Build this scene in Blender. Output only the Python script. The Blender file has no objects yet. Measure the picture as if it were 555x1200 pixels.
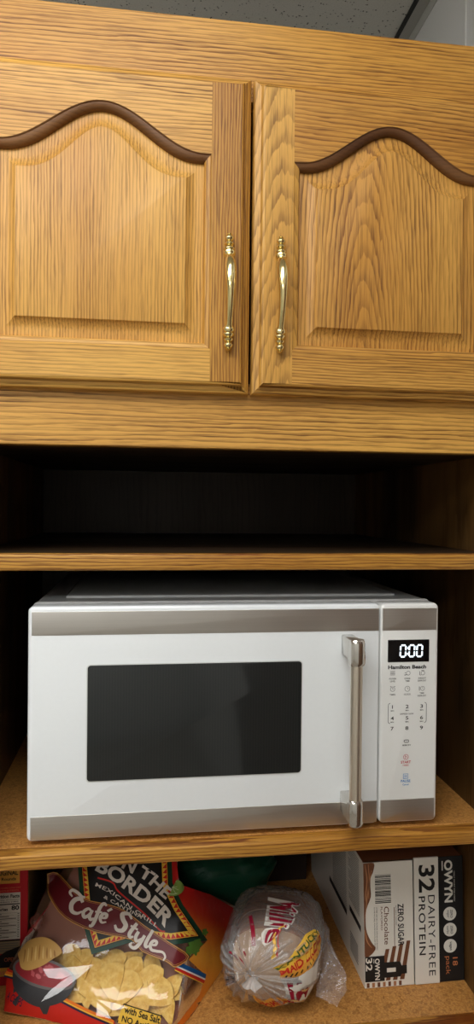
import bpy, bmesh, math, random
from mathutils import Vector, Matrix, noise as mnoise
random.seed(7)
C = bpy.context.scene.collection
S = bpy.context.scene
# ------------------------------------------------------------------ camera
YAW, PITCH, ROLL, DIST = 0.13405898, -0.00964309, 0.01031151, 0.7698538
cam = bpy.data.cameras.new('camera'); cam.sensor_fit = 'VERTICAL'; cam.sensor_height = 36.0
cam.lens = 36.0*800/1200; cam.clip_start = 0.02
camo = bpy.data.objects.new('camera', cam); C.objects.link(camo)
_f = Vector((math.sin(YAW)*math.cos(PITCH), math.cos(YAW)*math.cos(PITCH), math.sin(PITCH)))
_r0 = Vector((math.cos(YAW), -math.sin(YAW), 0)); _u0 = _r0.cross(_f)
_r = math.cos(ROLL)*_r0 + math.sin(ROLL)*_u0; _u = -math.sin(ROLL)*_r0 + math.cos(ROLL)*_u0
M = Matrix((_r, _u, -_f)).transposed().to_4x4(); M.translation = Vector((0, -DIST, 0))
camo.matrix_world = M
S.camera = camo
# ------------------------------------------------------------------ world, exposure
w = bpy.data.worlds.new('world'); S.world = w; w.use_nodes = True
w.node_tree.nodes['Background'].inputs[0].default_value = (.9, .95, 1, 1)
w.node_tree.nodes['Background'].inputs[1].default_value = 0.05
S.view_settings.view_transform = 'Standard'; S.view_settings.look = 'None'
S.view_settings.gamma = 1; S.view_settings.use_curve_mapping = False
S.view_settings.exposure = 0.0
LAMP = 8.7            # emission of the ceiling troffers
FLOOR_Z, CEIL_Z = -1.50, 0.92

# ------------------------------------------------------------------ node helper
class G:
    def __init__(s, name):
        s.m = bpy.data.materials.new(name); s.m.use_nodes = True
        s.t = s.m.node_tree; s.t.nodes.clear()
        s.out = s.n('ShaderNodeOutputMaterial')
    def n(s, typ, ins=None, **kw):
        nd = s.t.nodes.new(typ)
        for k, v in kw.items(): setattr(nd, k, v)
        if ins:
            for k, v in ins.items(): s.set(nd.inputs[k], v)
        return nd
    def set(s, sock, v):
        if isinstance(v, bpy.types.NodeSocket): s.t.links.new(v, sock)
        elif isinstance(v, bpy.types.Node): s.t.links.new(v.outputs[0], sock)
        else:
            if sock.type == 'RGBA' and len(v) == 3: v = (*v, 1)
            sock.default_value = v
    def m_(s, op, a, b=0.0, c=0.0):
        nd = s.n('ShaderNodeMath', operation=op)
        s.set(nd.inputs[0], a); s.set(nd.inputs[1], b); s.set(nd.inputs[2], c)
        return nd.outputs[0]
    def ramp(s, fac, stops, interp='LINEAR'):
        nd = s.n('ShaderNodeValToRGB'); nd.color_ramp.interpolation = interp
        e = nd.color_ramp.elements
        while len(e) < len(stops): e.new(0.5)
        for i, (p, c) in enumerate(stops):
            e[i].position = p
            e[i].color = (c, c, c, 1) if isinstance(c, (int, float)) else (*c, 1)
        s.set(nd.inputs[0], fac); return nd.outputs[0]
    def mix(s, f, a, b, mode='MIX'):
        nd = s.n('ShaderNodeMix', data_type='RGBA', blend_type=mode)
        s.set(nd.inputs[0], f); s.set(nd.inputs[6], a); s.set(nd.inputs[7], b)
        return nd.outputs[2]
    def noise(s, vec, scale, detail=2, rough=.5, dist=0):
        nd = s.n('ShaderNodeTexNoise', {'Scale': scale, 'Detail': detail, 'Roughness': rough, 'Distortion': dist})
        s.set(nd.inputs['Vector'], vec); return nd.outputs[0]
    def bump(s, h, strength, dist=.001):
        return s.n('ShaderNodeBump', {'Height': h, 'Strength': strength, 'Distance': dist}).outputs[0]
    def bsdf(s, **kw):
        nd = s.n('ShaderNodeBsdfPrincipled')
        for k, v in kw.items(): s.set(nd.inputs[k.replace('_', ' ')], v)
        return nd
    def done(s, sh):
        s.t.links.new(sh.outputs[0] if isinstance(sh, bpy.types.Node) else sh, s.out.inputs[0]); return s.m

def lin(r, g, b):
    f = lambda c: (c/255/12.92) if c/255 <= .04045 else ((c/255+.055)/1.055)**2.4
    return (f(r), f(g), f(b))

MATS = {}
def plain(name, col, rough=.5, metal=0.0, spec=.5, bump=0, bscale=200, coat=0):
    if name in MATS: return MATS[name]
    g = G(name); co = g.n('ShaderNodeTexCoord').outputs['Object']
    n = g.noise(co, bscale, 3)
    c = g.mix(g.m_('MULTIPLY', n, .12), col, tuple(x*.75 for x in col[:3]))
    kw = dict(Base_Color=c, Roughness=rough, Metallic=metal, Specular_IOR_Level=spec, Coat_Weight=coat)
    if bump: kw['Normal'] = g.bump(n, bump)
    MATS[name] = g.done(g.bsdf(**kw)); return MATS[name]

def oak(name, axis='Z', off=(0, 0, 0), cath=None, freq=150, tone=(0, 0, 0), warp=1.0, dark=1.0):
    """oak veneer: axis = grain direction; cath = (centre across, tilt, depth) for a cathedral figure"""
    g = G(name); co = g.n('ShaderNodeTexCoord').outputs['Object']
    sp = g.n('ShaderNodeSeparateXYZ', {0: co}).outputs
    a, d, l = {'Z': (sp[0], sp[1], sp[2]), 'X': (sp[2], sp[1], sp[0]), 'Y': (sp[0], sp[2], sp[1])}[axis]
    a = g.m_('ADD', a, off[0]); l = g.m_('ADD', l, off[2]); d = g.m_('ADD', d, off[1])
    def vec(ka, kd, kl):
        return g.n('ShaderNodeCombineXYZ', {0: g.m_('MULTIPLY', a, ka), 1: g.m_('MULTIPLY', d, kd), 2: g.m_('MULTIPLY', l, kl)}).outputs[0]
    low = g.noise(vec(9, 9, 1.6), 1, 2)
    mid = g.noise(vec(60, 60, 9), 1, 2)
    fine = g.noise(vec(260, 260, 26), 1, 2)
    if cath:
        c0, tilt, dep = cath
        da = g.m_('SUBTRACT', a, c0)
        dl = g.m_('ADD', g.m_('MULTIPLY', l, tilt), dep)
        r = g.m_('SQRT', g.m_('ADD', g.m_('MULTIPLY', da, da), g.m_('MULTIPLY', dl, dl)))
    else:
        r = a
    ring = g.m_('MULTIPLY', r, freq)
    ring = g.m_('ADD', ring, g.m_('MULTIPLY', low, 5.0*warp))
    ring = g.m_('ADD', ring, g.m_('MULTIPLY', mid, 1.6*warp))
    ring = g.m_('ADD', ring, g.m_('MULTIPLY', fine, .7))
    fr = g.m_('FRACT', ring)
    band = g.ramp(fr, [(0, .1), (.07, 1), (.25, .8), (.5, .25), (1, .03)])
    amp = g.ramp(g.noise(vec(40, 40, 3), 1, 2), [(.3, .35), (.62, 1)])
    band = g.m_('MULTIPLY', band, amp)
    pore = g.ramp(g.noise(vec(620, 620, 20), 1, 3, .6), [(.50, 0), (.62, 1)])
    pore = g.m_('MULTIPLY', pore, g.m_('ADD', g.m_('MULTIPLY', band, .6), .42))
    vary = g.noise(vec(5, 5, 1), 1.5, 2)
    light = tuple(max(x*.05, x+t) for x, t in zip(lin(222, 171, 86), tone))
    midc = tuple(max(x*.05, x+t) for x, t in zip(lin(196, 142, 64), tone))
    drk = tuple(max(x*.08, x+t*.6) for x, t in zip(lin(120, 74, 26), tone))
    base = g.mix(g.ramp(vary, [(.35, 0), (.65, 1)]), light, midc)
    c = g.mix(g.m_('MULTIPLY', band, .88*dark), base, drk)
    c = g.mix(g.m_('MULTIPLY', pore, .72*dark), c, tuple(x*.6 for x in drk))
    bmp = g.bump(g.m_('ADD', pore, g.m_('MULTIPLY', band, .3)), .12, .0006)
    return g.done(g.bsdf(Base_Color=c, Roughness=g.m_('ADD', .42, g.m_('MULTIPLY', band, .14)), Normal=bmp, Specular_IOR_Level=.4))

def particle(name, c1, c2, c3):
    g = G(name); co = g.n('ShaderNodeTexCoord').outputs['Object']
    n1 = g.noise(co, 420, 3, .65); n2 = g.noise(co, 18, 3)
    n3 = g.n('ShaderNodeTexVoronoi', {'Vector': co, 'Scale': 240.0}).outputs['Color']
    c = g.mix(g.ramp(n1, [(.35, 0), (.65, 1)]), c1, c2)
    c = g.mix(g.m_('MULTIPLY', g.ramp(n3, [(.55, 0), (.9, 1)]), .5), c, c3)
    c = g.mix(g.m_('MULTIPLY', n2, .35), c, c3)
    return g.done(g.bsdf(Base_Color=c, Roughness=.5, Normal=g.bump(n1, .08, .0005)))

def emis(name, col, st):
    g = G(name); return g.done(g.n('ShaderNodeEmission', {0: (*col, 1), 1: st}))

def film(name, haze=.1, tint=(1, 1, 1), rough=.12, bscale=45, bst=.5, white=(.85, .85, .85), gloss=1.15, ior=1.5):
    g = G(name); co = g.n('ShaderNodeTexCoord').outputs['Object']
    n = g.noise(co, bscale, 3, .55, .6)
    nrm = g.bump(n, bst, .006)
    tr = g.n('ShaderNodeBsdfTransparent', {0: (*tint, 1)})
    gl = g.n('ShaderNodeBsdfGlossy', {'Color': (1, 1, 1, 1), 'Roughness': rough, 'Normal': nrm})
    df = g.n('ShaderNodeBsdfDiffuse', {'Color': (*white, 1), 'Normal': nrm})
    lw = g.n('ShaderNodeFresnel', {'IOR': ior, 'Normal': nrm})
    a = g.n('ShaderNodeMixShader', {0: haze}); g.t.links.new(tr.outputs[0], a.inputs[1]); g.t.links.new(df.outputs[0], a.inputs[2])
    b = g.n('ShaderNodeMixShader', {0: g.m_('MINIMUM', g.m_('MULTIPLY', lw, gloss), .8)})
    g.t.links.new(a.outputs[0], b.inputs[1]); g.t.links.new(gl.outputs[0], b.inputs[2])
    return g.done(b)

def ink(name, col, rough=.36, bst=.2, bscale=60):
    if name in MATS: return MATS[name]
    g = G(name); co = g.n('ShaderNodeTexCoord').outputs['Object']
    n = g.noise(co, bscale, 2, .5, .4)
    MATS[name] = g.done(g.bsdf(Base_Color=(*col, 1), Roughness=rough, Specular_IOR_Level=.3, Normal=g.bump(n, bst, .003)))
    return MATS[name]

def card(name, col): return ink('card_'+name, col, .55, 0.02)

# ------------------------------------------------------------------ mesh helper
class MB:
    def __init__(s): s.v = []; s.f = []; s.mi = []; s.cols = None
    def add(s, vs, fs, mi=0):
        o = len(s.v); s.v += [tuple(v) for v in vs]
        for f in fs: s.f.append(tuple(i+o for i in f)); s.mi.append(mi)
    def bm(s, b, mi=0):
        b.verts.index_update()
        s.add([v.co[:] for v in b.verts], [[v.index for v in f.verts] for f in b.faces], mi); b.free()
    def box(s, x0, x1, y0, y1, z0, z1, bev=0, seg=2, mi=0, mat=None):
        b = bmesh.new(); bmesh.ops.create_cube(b, size=1)
        for v in b.verts: v.co = Vector(((x0+x1)/2+v.co.x*(x1-x0), (y0+y1)/2+v.co.y*(y1-y0), (z0+z1)/2+v.co.z*(z1-z0)))
        if bev: bmesh.ops.bevel(b, geom=b.edges[:], offset=bev, segments=seg, affect='EDGES', profile=.5)
        if mat: bmesh.ops.transform(b, matrix=mat, verts=b.verts)
        s.bm(b, mi); return s
    def loft(s, rings, closed=True, cap0=False, cap1=False, mi=0):
        n = len(rings[0]); vs = [p for r in rings for p in r]; fs = []
        for i in range(len(rings)-1):
            for j in range(n if closed else n-1):
                k = (j+1) % n
                fs.append((i*n+j, i*n+k, (i+1)*n+k, (i+1)*n+j))
        if cap0: fs.append(tuple(range(n-1, -1, -1)))
        if cap1: fs.append(tuple((len(rings)-1)*n+j for j in range(n)))
        s.add(vs, fs, mi); return s
    def tube(s, pts, rad, n=12, mi=0, caps=True):
        pts = [Vector(p) for p in pts]; rings = []; ref = None
        for i, p in enumerate(pts):
            t = (pts[min(i+1, len(pts)-1)]-pts[max(i-1, 0)]).normalized()
            if ref is None: ref = t.orthogonal().normalized()
            u = (ref - t*ref.dot(t)).normalized(); ref = u; v = t.cross(u)
            r = rad[i] if isinstance(rad, (list, tuple)) else rad
            rings.append([p+(u*math.cos(2*math.pi*k/n)+v*math.sin(2*math.pi*k/n))*r for k in range(n)])
        return s.loft(rings, True, caps, caps, mi)
    def build(s, name, mats, parent=None, loc=None, smooth=None, kind=None):
        """vertices are in world metres; loc = the object's own base point"""
        loc = Vector(loc) if loc is not None else (Vector(parent['base']) if parent else Vector((0, 0, 0)))
        me = bpy.data.meshes.new(name)
        me.from_pydata([tuple(Vector(v)-loc) for v in s.v], [], s.f)
        if not isinstance(mats, (list, tuple)): mats = [mats]
        for m in mats: me.materials.append(m)
        me.polygons.foreach_set('material_index', s.mi)
        if s.cols:
            at = me.color_attributes.new('print', 'FLOAT_COLOR', 'POINT')
            for i, c in enumerate(s.cols): at.data[i].color = (*c, 1)
        me.update()
        b = bmesh.new(); b.from_mesh(me); bmesh.ops.recalc_face_normals(b, faces=b.faces); b.to_mesh(me); b.free()
        if smooth is not None:
            me.polygons.foreach_set('use_smooth', [True]*len(me.polygons)); me.set_sharp_from_angle(angle=math.radians(smooth))
        o = bpy.data.objects.new(name, me); C.objects.link(o)
        if parent: o.parent = parent; o['base'] = list(loc); o.location = loc-Vector(parent['base'])
        else: o.location = loc; o['base'] = list(loc)
        if kind: o['kind'] = kind
        return o

def tag(o, label, cat, group=None):
    o['label'] = label; o['category'] = cat
    if group: o['group'] = group
    return o
def thing(name, loc, label, cat, group=None):
    o = bpy.data.objects.new(name, None); C.objects.link(o); o.location = loc; o['base'] = list(loc)
    o.empty_display_size = .05
    return tag(o, label, cat, group)

# ---- flat graphics: polygons, strokes and lettering in 2-D, mapped onto a surface
def smooth_line(pts, n=6):
    if len(pts) < 3: return pts
    P = [Vector(p) for p in pts]; P = [P[0]*2-P[1]]+P+[P[-1]*2-P[-2]]; out = []
    for i in range(1, len(P)-2):
        for k in range(n):
            t = k/n
            out.append(.5*((2*P[i])+(P[i+1]-P[i-1])*t+(2*P[i-1]-5*P[i]+4*P[i+1]-P[i+2])*t*t+(3*P[i]-P[i-1]-3*P[i+1]+P[i+2])*t**3))
    out.append(P[-2]); return [tuple(p) for p in out]

def poly2d(pts, grid=None):
    b = bmesh.new(); vs = [b.verts.new((p[0], p[1], 0)) for p in pts]
    f = b.faces.new(vs); bmesh.ops.triangulate(b, faces=[f])
    if grid:
        for ax in (0, 1):
            lo = min(p[ax] for p in pts); hi = max(p[ax] for p in pts)
            k = math.floor(lo/grid)+1
            while k*grid < hi:
                co = [0, 0, 0]; no = [0, 0, 0]; co[ax] = k*grid; no[ax] = 1
                bmesh.ops.bisect_plane(b, geom=b.verts[:]+b.edges[:]+b.faces[:], plane_co=co, plane_no=no, dist=1e-7)
                k += 1
    b.verts.index_update()
    r = ([(v.co.x, v.co.y) for v in b.verts], [[v.index for v in f.verts] for f in b.faces]); b.free()
    return r

def stroke2d(pts, wd, sm=6):
    """pen stroke; wd = width or (start, middle, end)"""
    P = [Vector((p[0], p[1])) for p in (smooth_line(pts, sm) if sm else pts)]; n = len(P); vs = []; fs = []
    for i, p in enumerate(P):
        t = P[min(i+1, n-1)]-P[max(i-1, 0)]
        t = t.normalized() if t.length > 1e-9 else Vector((1, 0))
        nn = Vector((-t.y, t.x)); u = i/(n-1)
        if isinstance(wd, (int, float)): ww = wd
        else: ww = wd[0]*(1-u)**2+2*u*(1-u)*(2*wd[1]-.5*(wd[0]+wd[2]))+wd[2]*u*u
        vs += [tuple(p+nn*ww/2), tuple(p-nn*ww/2)]
    for i in range(n-1): fs.append((2*i, 2*i+1, 2*i+3, 2*i+2))
    return vs, fs

def circle2d(cx, cy, rx, ry=None, n=24, a0=0, a1=2*math.pi):
    ry = ry or rx
    return [(cx+rx*math.cos(a0+(a1-a0)*k/n), cy+ry*math.sin(a0+(a1-a0)*k/n)) for k in range(n)]
def ring2d(cx, cy, r0, r1, n=24):
    vs = circle2d(cx, cy, r0, n=n)+circle2d(cx, cy, r1, n=n)
    return vs, [(i, (i+1) % n, n+(i+1) % n, n+i) for i in range(n)]
def rect2d(x0, y0, x1, y1): return [(x0, y0), (x1, y0), (x1, y1), (x0, y1)], [(0, 1, 2, 3)]

TXT = {}
def text2d(st, bold=0.0, spacing=1.0):
    """outline lettering; returns verts with x in 0..W, baseline at 0, capital height about 1"""
    k = (st, bold, spacing)
    if k in TXT: return TXT[k]
    cu = bpy.data.curves.new('t', 'FONT'); cu.body = st; cu.size = 1.0; cu.offset = bold; cu.space_character = spacing
    cu.resolution_u = 3
    ob = bpy.data.objects.new('t', cu); C.objects.link(ob)
    dg = bpy.context.evaluated_depsgraph_get(); me = ob.evaluated_get(dg).to_mesh()
    vs = [(v.co.x, v.co.y) for v in me.vertices]; fs = [list(p.vertices) for p in me.polygons]
    bpy.data.objects.remove(ob); bpy.data.curves.remove(cu)
    x0 = min(v[0] for v in vs); cap = .70
    vs = [((x-x0)/cap, y/cap) for x, y in vs]
    TXT[k] = (vs, fs); return TXT[k]

def fit_text(st, x0, y0, x1, y1, bold=0.0, spacing=1.0):
    vs, fs = text2d(st, bold, spacing)
    X = max(v[0] for v in vs); lo = min(v[1] for v in vs); hi = max(v[1] for v in vs)
    return [(x0+x/X*(x1-x0), y0+(y-lo)/(hi-lo)*(y1-y0)) for x, y in vs], fs
def text_c(st, cx, y, h, bold=0.0, spacing=1.0, wscale=1.0):
    vs, fs = text2d(st, bold, spacing); X = max(v[0] for v in vs)
    return [(cx+(x-X/2)*h*wscale, y+yy*h) for x, yy in vs], fs

def along(shape, path, h, X=None):
    """bend a 2-D shape (x along, y up) onto a path; x range is stretched to the path's whole length"""
    vs, fs = shape; P = [Vector(p) for p in smooth_line(path, 8)]
    L = [0]
    for i in range(1, len(P)): L.append(L[-1]+(P[i]-P[i-1]).length)
    X = X or max(v[0] for v in vs); out = []
    for x, y in vs:
        s = x/X*L[-1]; i = 0
        while i < len(P)-2 and L[i+1] < s: i += 1
        t = (s-L[i])/(L[i+1]-L[i]); p = P[i].lerp(P[i+1], t)
        # averaged tangent keeps letters upright
        j0 = max(0, i-2); j1 = min(len(P)-1, i+3); d = (P[j1]-P[j0]).normalized()
        out.append((p.x-d.y*y*h, p.y+d.x*y*h))
    return out, fs

def put(mb, shape, fn, off, mi): mb.add([fn(x, y, off) for x, y in shape[0]], shape[1], mi)

# ------------------------------------------------------------------ the room
wallm = plain('painted_wall', lin(226, 226, 222), .6, bump=.03, bscale=90)
def ceil_mat():
    g = G('acoustic_tile'); co = g.n('ShaderNodeTexCoord').outputs['Object']
    v = g.n('ShaderNodeTexVoronoi', {'Vector': co, 'Scale': 150.0})
    big = g.noise(co, 60, 2)
    pit = g.ramp(v.outputs[0], [(.14, 1), (.3, 0)])
    pit = g.m_('MULTIPLY', pit, g.ramp(big, [(.47, 0), (.56, 1)]))
    n = g.noise(co, 300, 3)
    c = g.mix(pit, g.mix(n, lin(226, 222, 212), lin(204, 200, 190)), lin(70, 66, 60))
    return g.done(g.bsdf(Base_Color=c, Roughness=.9, Normal=g.bump(pit, -.4, .002)))
def floor_mat():
    g = G('vinyl_tile'); co = g.n('ShaderNodeTexCoord').outputs['Object']
    br = g.n('ShaderNodeTexBrick', {'Vector': co, 'Scale': 1.0, 'Color1': (*lin(160, 152, 140), 1), 'Color2': (*lin(168, 160, 148), 1), 'Mortar': (*lin(110, 104, 96), 1), 'Mortar Size': .003, 'Brick Width': .3, 'Row Height': .3}, offset=0)
    return g.done(g.bsdf(Base_Color=br.outputs[0], Roughness=.35))
XL, XR, YB, YF = -2.4, .505, .615, -3.2
def slab(name, *b, mat): return MB().box(*b).build(name, mat, loc=((b[0]+b[1])/2, (b[2]+b[3])/2, b[4]), kind='structure')
slab('floor', XL-.1, XR+.1, YF-.1, YB+.1, FLOOR_Z-.1, FLOOR_Z, mat=floor_mat())
slab('ceiling', XL-.1, XR+.1, YF-.1, YB+.1, CEIL_Z, CEIL_Z+.1, mat=ceil_mat())
slab('wall_back', XL-.1, XR+.1, YB, YB+.1, FLOOR_Z, CEIL_Z, mat=wallm)
slab('wall_front', XL-.1, XR+.1, YF-.1, YF, FLOOR_Z, CEIL_Z, mat=wallm)
slab('wall_left', XL-.1, XL, YF, YB, FLOOR_Z, CEIL_Z, mat=wallm)
slab('wall_right', XR, XR+.1, YF, YB, FLOOR_Z, CEIL_Z, mat=plain('white_panelling', lin(232, 231, 227), .35))
# white panelling seam strip and the metal angle under the ceiling tiles
MB().box(XR-.0025, XR, .276, .2825, FLOOR_Z, CEIL_Z-.022, .0008).build('trim_1', plain('white_strip', lin(232, 231, 226), .3), loc=(XR, .28, FLOOR_Z), kind='structure')
t = MB(); t.box(XR-.022, XR, YF, YB, CEIL_Z-.0015, CEIL_Z, 0); t.box(XR-.0015, XR, YF, YB, CEIL_Z-.022, CEIL_Z, 0)
t.build('trim_2', plain('ceiling_angle', lin(190, 188, 180), .4), loc=(XR, YF, CEIL_Z), kind='structure')
t = MB(); t.box(XR-.03, XR-.022, YF, YB, CEIL_Z-.004, CEIL_Z, .001)
t.build('trim_3', plain('black_shadow_gap', lin(40, 38, 35), .7), loc=(XR-.026, YF, CEIL_Z), kind='structure')

# ceiling lamps: surface-mounted wrap fixtures, above and behind the camera
def troffer(cx, cy, lx, ly, label):
    t = thing('ceiling_light', (cx, cy, CEIL_Z), label, 'ceiling light', 'fluorescent ceiling lights')
    MB().box(cx-lx/2, cx+lx/2, cy-ly/2, cy+ly/2, CEIL_Z-.018, CEIL_Z, .002).build('pan', plain('white_enamel', lin(230, 230, 226), .4), t)
    for x in (-lx/2, lx/2-.012):
        MB().box(cx+x, cx+x+.012, cy-ly/2+.01, cy+ly/2-.01, CEIL_Z-.085, CEIL_Z-.018, .002).build('end_cap', plain('white_enamel', lin(230, 230, 226), .4), t)
    b = MB(); pr = [(-ly/2+.02, -.018), (-ly/2+.02, -.050), (-ly/2+.05, -.080), (ly/2-.05, -.080), (ly/2-.02, -.050), (ly/2-.02, -.018)]
    b.loft([[(cx-lx/2+.013, cy+y, CEIL_Z+z) for y, z in pr], [(cx+lx/2-.013, cy+y, CEIL_Z+z) for y, z in pr]], True, True, True)
    b.build('diffuser', emis('lit_diffuser', (1, .995, .98), LAMP), t)
# unseen brown slab added at the right wall to tint reflections and cut fill
MB().box(XR-.03, XR, -1.15, -.18, FLOOR_Z, .52, .003).build('added_reflection_slab', plain('brown_reflection_slab', lin(96, 66, 42), .4), loc=(XR-.015, -.66, FLOOR_Z), kind='structure')
troffer(-.42, -.78, 1.2, .6, 'recessed fluorescent ceiling light nearest the oak cabinet')
troffer(-.9, -2.3, 1.2, .6, 'unseen fluorescent ceiling light added for fill, farther from the oak cabinet')  # second lamp, out of view, added as fill from deeper in the room

# ------------------------------------------------------------------ oak cabinet
CX0, CX1, IX0, IX1 = -.211, .4406, -.193, .4226
CT = .547
cab = thing('pantry_cabinet', (.115, .29, FLOOR_Z), 'tall golden oak cabinet with two arched panel doors above open shelves', 'cabinet')
inner = oak('oak_inner_veneer', 'Z', (.3, 0, .2), None, 90, (-.675, -.375, -.076), 1.0, .4)  # shade of the deep bays put into this near-black tone, boards too
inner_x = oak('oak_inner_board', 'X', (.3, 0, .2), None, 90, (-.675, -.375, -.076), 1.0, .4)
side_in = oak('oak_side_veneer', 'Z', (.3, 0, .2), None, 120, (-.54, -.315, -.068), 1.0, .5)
chip = particle('shelf_board', lin(218, 162, 90), lin(180, 120, 54), lin(122, 74, 30))
oak_v = oak('oak_upright', 'Z', (.07, 0, .0), None, 170)
for nm, x0, x1 in (('side_panel', CX0, IX0), ('side_panel', IX1, CX1)):
    MB().box(x0, x1, .02, .58, FLOOR_Z, CT, .0008).build(nm, side_in, cab)
MB().box(IX0, IX1, .572, .58, FLOOR_Z, CT).build('back_panel', inner, cab)
def board(name, z0, z1, mat, edge=None):
    o = MB().box(IX0, IX1, .02, .572, z0, z1, .0006).build(name, mat, cab)
    if edge: MB().box(-.178, .4076, -.0004, .02, z0-.0002, z1+.0002, .0022, 3).build('edge_strip', edge, o, smooth=40)
board('top_board', .529, CT, inner_x)
board('compartment_floor', .0645, .0825, inner_x)
board('shelf', -.0737, -.0557, inner_x, oak('oak_edge_upper', 'X', (.0, .0, 1.3), None, 260, (-.12, -.09, -.035)))
board('shelf', -.4037, -.3875, chip, oak('oak_edge_middle', 'X', (.11, .0, .6), None, 260, (-.12, -.09, -.035)))
board('bottom_board', -.640, -.622, chip, oak('oak_edge_lower', 'X', (.21, .0, .3), None, 260, (-.12, -.09, -.035)))
for x0, x1 in ((CX0, -.178), (.4076, CX1)):
    MB().box(x0, x1, 0, .02, FLOOR_Z, CT, .001).build('face_stile', oak_v, cab)
MB().box(-.178, .4076, 0, .02, .457, CT, .0012).build('face_rail', oak('oak_top_rail', 'X', (.02, 0, .1), (1.80, .045, -.045), 230, (-.045, -.045, -.025), .8), cab)
MB().box(-.178, .4076, 0, .02, .0643, .138, .0012).build('face_rail', oak('oak_mid_rail', 'X', (.09, 0, .7), None, 175, (.0, -.005, -.005), .8), cab)
MB().box(-.178, .4076, 0, .02, FLOOR_Z, -.641, .001).build('base_panel', oak_v, cab)

EDGE = [(0, 0), (0, -.0085), (.0012, -.0112), (.0045, -.0128), (.0078, -.0134), (.0084, -.0165), (.0095, -.0188), (.0118, -.02)]
STICK = [(0, -.02), (.0008, -.0192), (.0012, -.0186), (.0036, -.0182), (.0060, -.0168), (.0074, -.0146), (.0078, -.0118), (.0078, -.0105)]
NARC = 40
def door(x0, x1, z0, z1, ox0, ox1, oz0, zs, rise, hx, mats, hinge):
    """cathedral raised-panel door: opening ox0..ox1, from oz0 up to shoulders at zs, crown zs+rise"""
    root = MB(); xc = (ox0+ox1)/2; w = (ox1-ox0)/2
    f = lambda t: .5*(1+math.cos(math.pi*min(1, abs(t)/.93)))
    fp = lambda t: 0 if abs(t) >= .93 else -.5*math.pi/.93*math.sin(math.pi*abs(t)/.93)
    def A(t, d, r=1.0): return zs+rise*r*f(t)-d*math.sqrt(1+(fp(t)*rise/w)**2)
    ts = [-1+2*i/NARC for i in range(NARC+1)]
    def arc(d, y, r=1.0): return [(xc+t*(w-d), y, A(t, d, r)) for t in ts]
    d = MB()
    # main board of the door is the panel; frame pieces are its sub-parts
    def panel_ring(dd, y, r=1.0):
        a = arc(dd, y, r)
        return [(ox1-dd, y, oz0+dd)] + [(ox1-dd, y, A(1, dd, r))] + a[::-1][1:-1] + [(ox0+dd, y, A(-1, dd, r)), (ox0+dd, y, oz0+dd)]
    rings = [panel_ring(-.006, -.0075), panel_ring(.0078, -.0110), panel_ring(.0120, -.0112), panel_ring(.0165, -.0118), panel_ring(.0205, -.0131), panel_ring(.0240, -.0150), panel_ring(.0262, -.0168), panel_ring(.0270, -.0176), panel_ring(.0276, -.0187), panel_ring(.0284, -.0190)]
    pn = MB().loft(rings, True, False, True)
    pn.loft([panel_ring(-.006, -.004), panel_ring(-.006, -.0075)], True, True, False)
    dr = pn.build('door', mats['panel'], cab, smooth=22)
    # stiles
    for side in (0, 1):
        e, s = (x0, 1) if side == 0 else (x1, -1); inn = ox0 if side == 0 else ox1
        b = MB(); prof = [(p[0], p[1]) for p in EDGE]
        lo = [(e+s*i, y, z0+i) for i, y in prof]+[(inn, -.02, z0+.0118), (inn, 0, z0+.0118)]
        hi = [(e+s*i, y, z1-i) for i, y in prof]+[(inn, -.02, z1-.0118), (inn, 0, z1-.0118)]
        b.loft([lo, hi], True, True, True)
        zt = A(1, 0)
        b.loft([[(inn+s*i, y, oz0+i) for i, y in STICK], [(inn+s*i, y, A(1, i)) for i, y in STICK]], False)
        b.build('door_stile', mats['stile'][side], dr, smooth=25)
    # bottom rail
    b = MB()
    b.loft([[(ox0, -.02, z0+.0118), (ox1, -.02, z0+.0118)], [(ox0, -.02, oz0), (ox1, -.02, oz0)]], False)
    b.loft([[(x0+i, y, z0+i), (x1-i, y, z0+i)] for i, y in EDGE], False)
    b.loft([[(ox0+i, y, oz0+i), (ox1-i, y, oz0+i)] for i, y in STICK], False)
    b.build('door_rail', mats['rail'][0], dr, smooth=25)
    # arched top rail
    b = MB()
    b.loft([[(xc+t*w, -.02, z1-.0118) for t in ts], arc(0, -.02)], False)
    b.loft([[(x0+i, y, z1-i), (x1-i, y, z1-i)] for i, y in EDGE], False)
    b.build('door_rail', mats['rail'][1], dr, smooth=25)
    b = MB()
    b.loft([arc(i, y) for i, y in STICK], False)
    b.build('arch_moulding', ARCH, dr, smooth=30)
    # turned brass pull
    zc = .2334; H = .1293
    prof = [(0, .0), (.006, .0014), (.014, .0026), (.022, .0018), (.03, .0034), (.05, .0044), (.065, .0036), (.075, .0024), (.085, .0040), (.10, .0046), (.112, .0028),
            (.122, .0042), (.14, .0054), (.158, .0042), (.166, .0032), (.175, .0050), (.187, .0054), (.198, .0046), (.205, .0036), (.215, .0032)]
    grip = [(.235, .0030), (.30, .0031), (.38, .0034), (.46, .0038), (.54, .0044), (.62, .0051), (.68, .0053), (.73, .0048), (.77, .0040), (.785, .0034)]
    allp = [(u, r) for u, r in prof]+grip+[(1-u, r) for u, r in prof[::-1]]
    base_y = -.0262
    def cy(u):
        if u < .17 or u > .83: return base_y
        v = (u-.17)/.66
        return base_y-.0165*math.sin(math.pi*v)**.75
    pts = []; rad = []
    for i in range(len(allp)-1):
        (u0, r0), (u1, r1) = allp[i], allp[i+1]
        for k in range(3):
            t = k/3; tt = t*t*(3-2*t); u = u0+(u1-u0)*t
            pts.append((hx, cy(u), zc-H/2+u*H)); rad.append(max(.0002, (r0+(r1-r0)*tt)*1.2))
    pts.append((hx, base_y, zc+H/2)); rad.append(.0002)
    h = MB().tube(pts, rad, 20)
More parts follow.
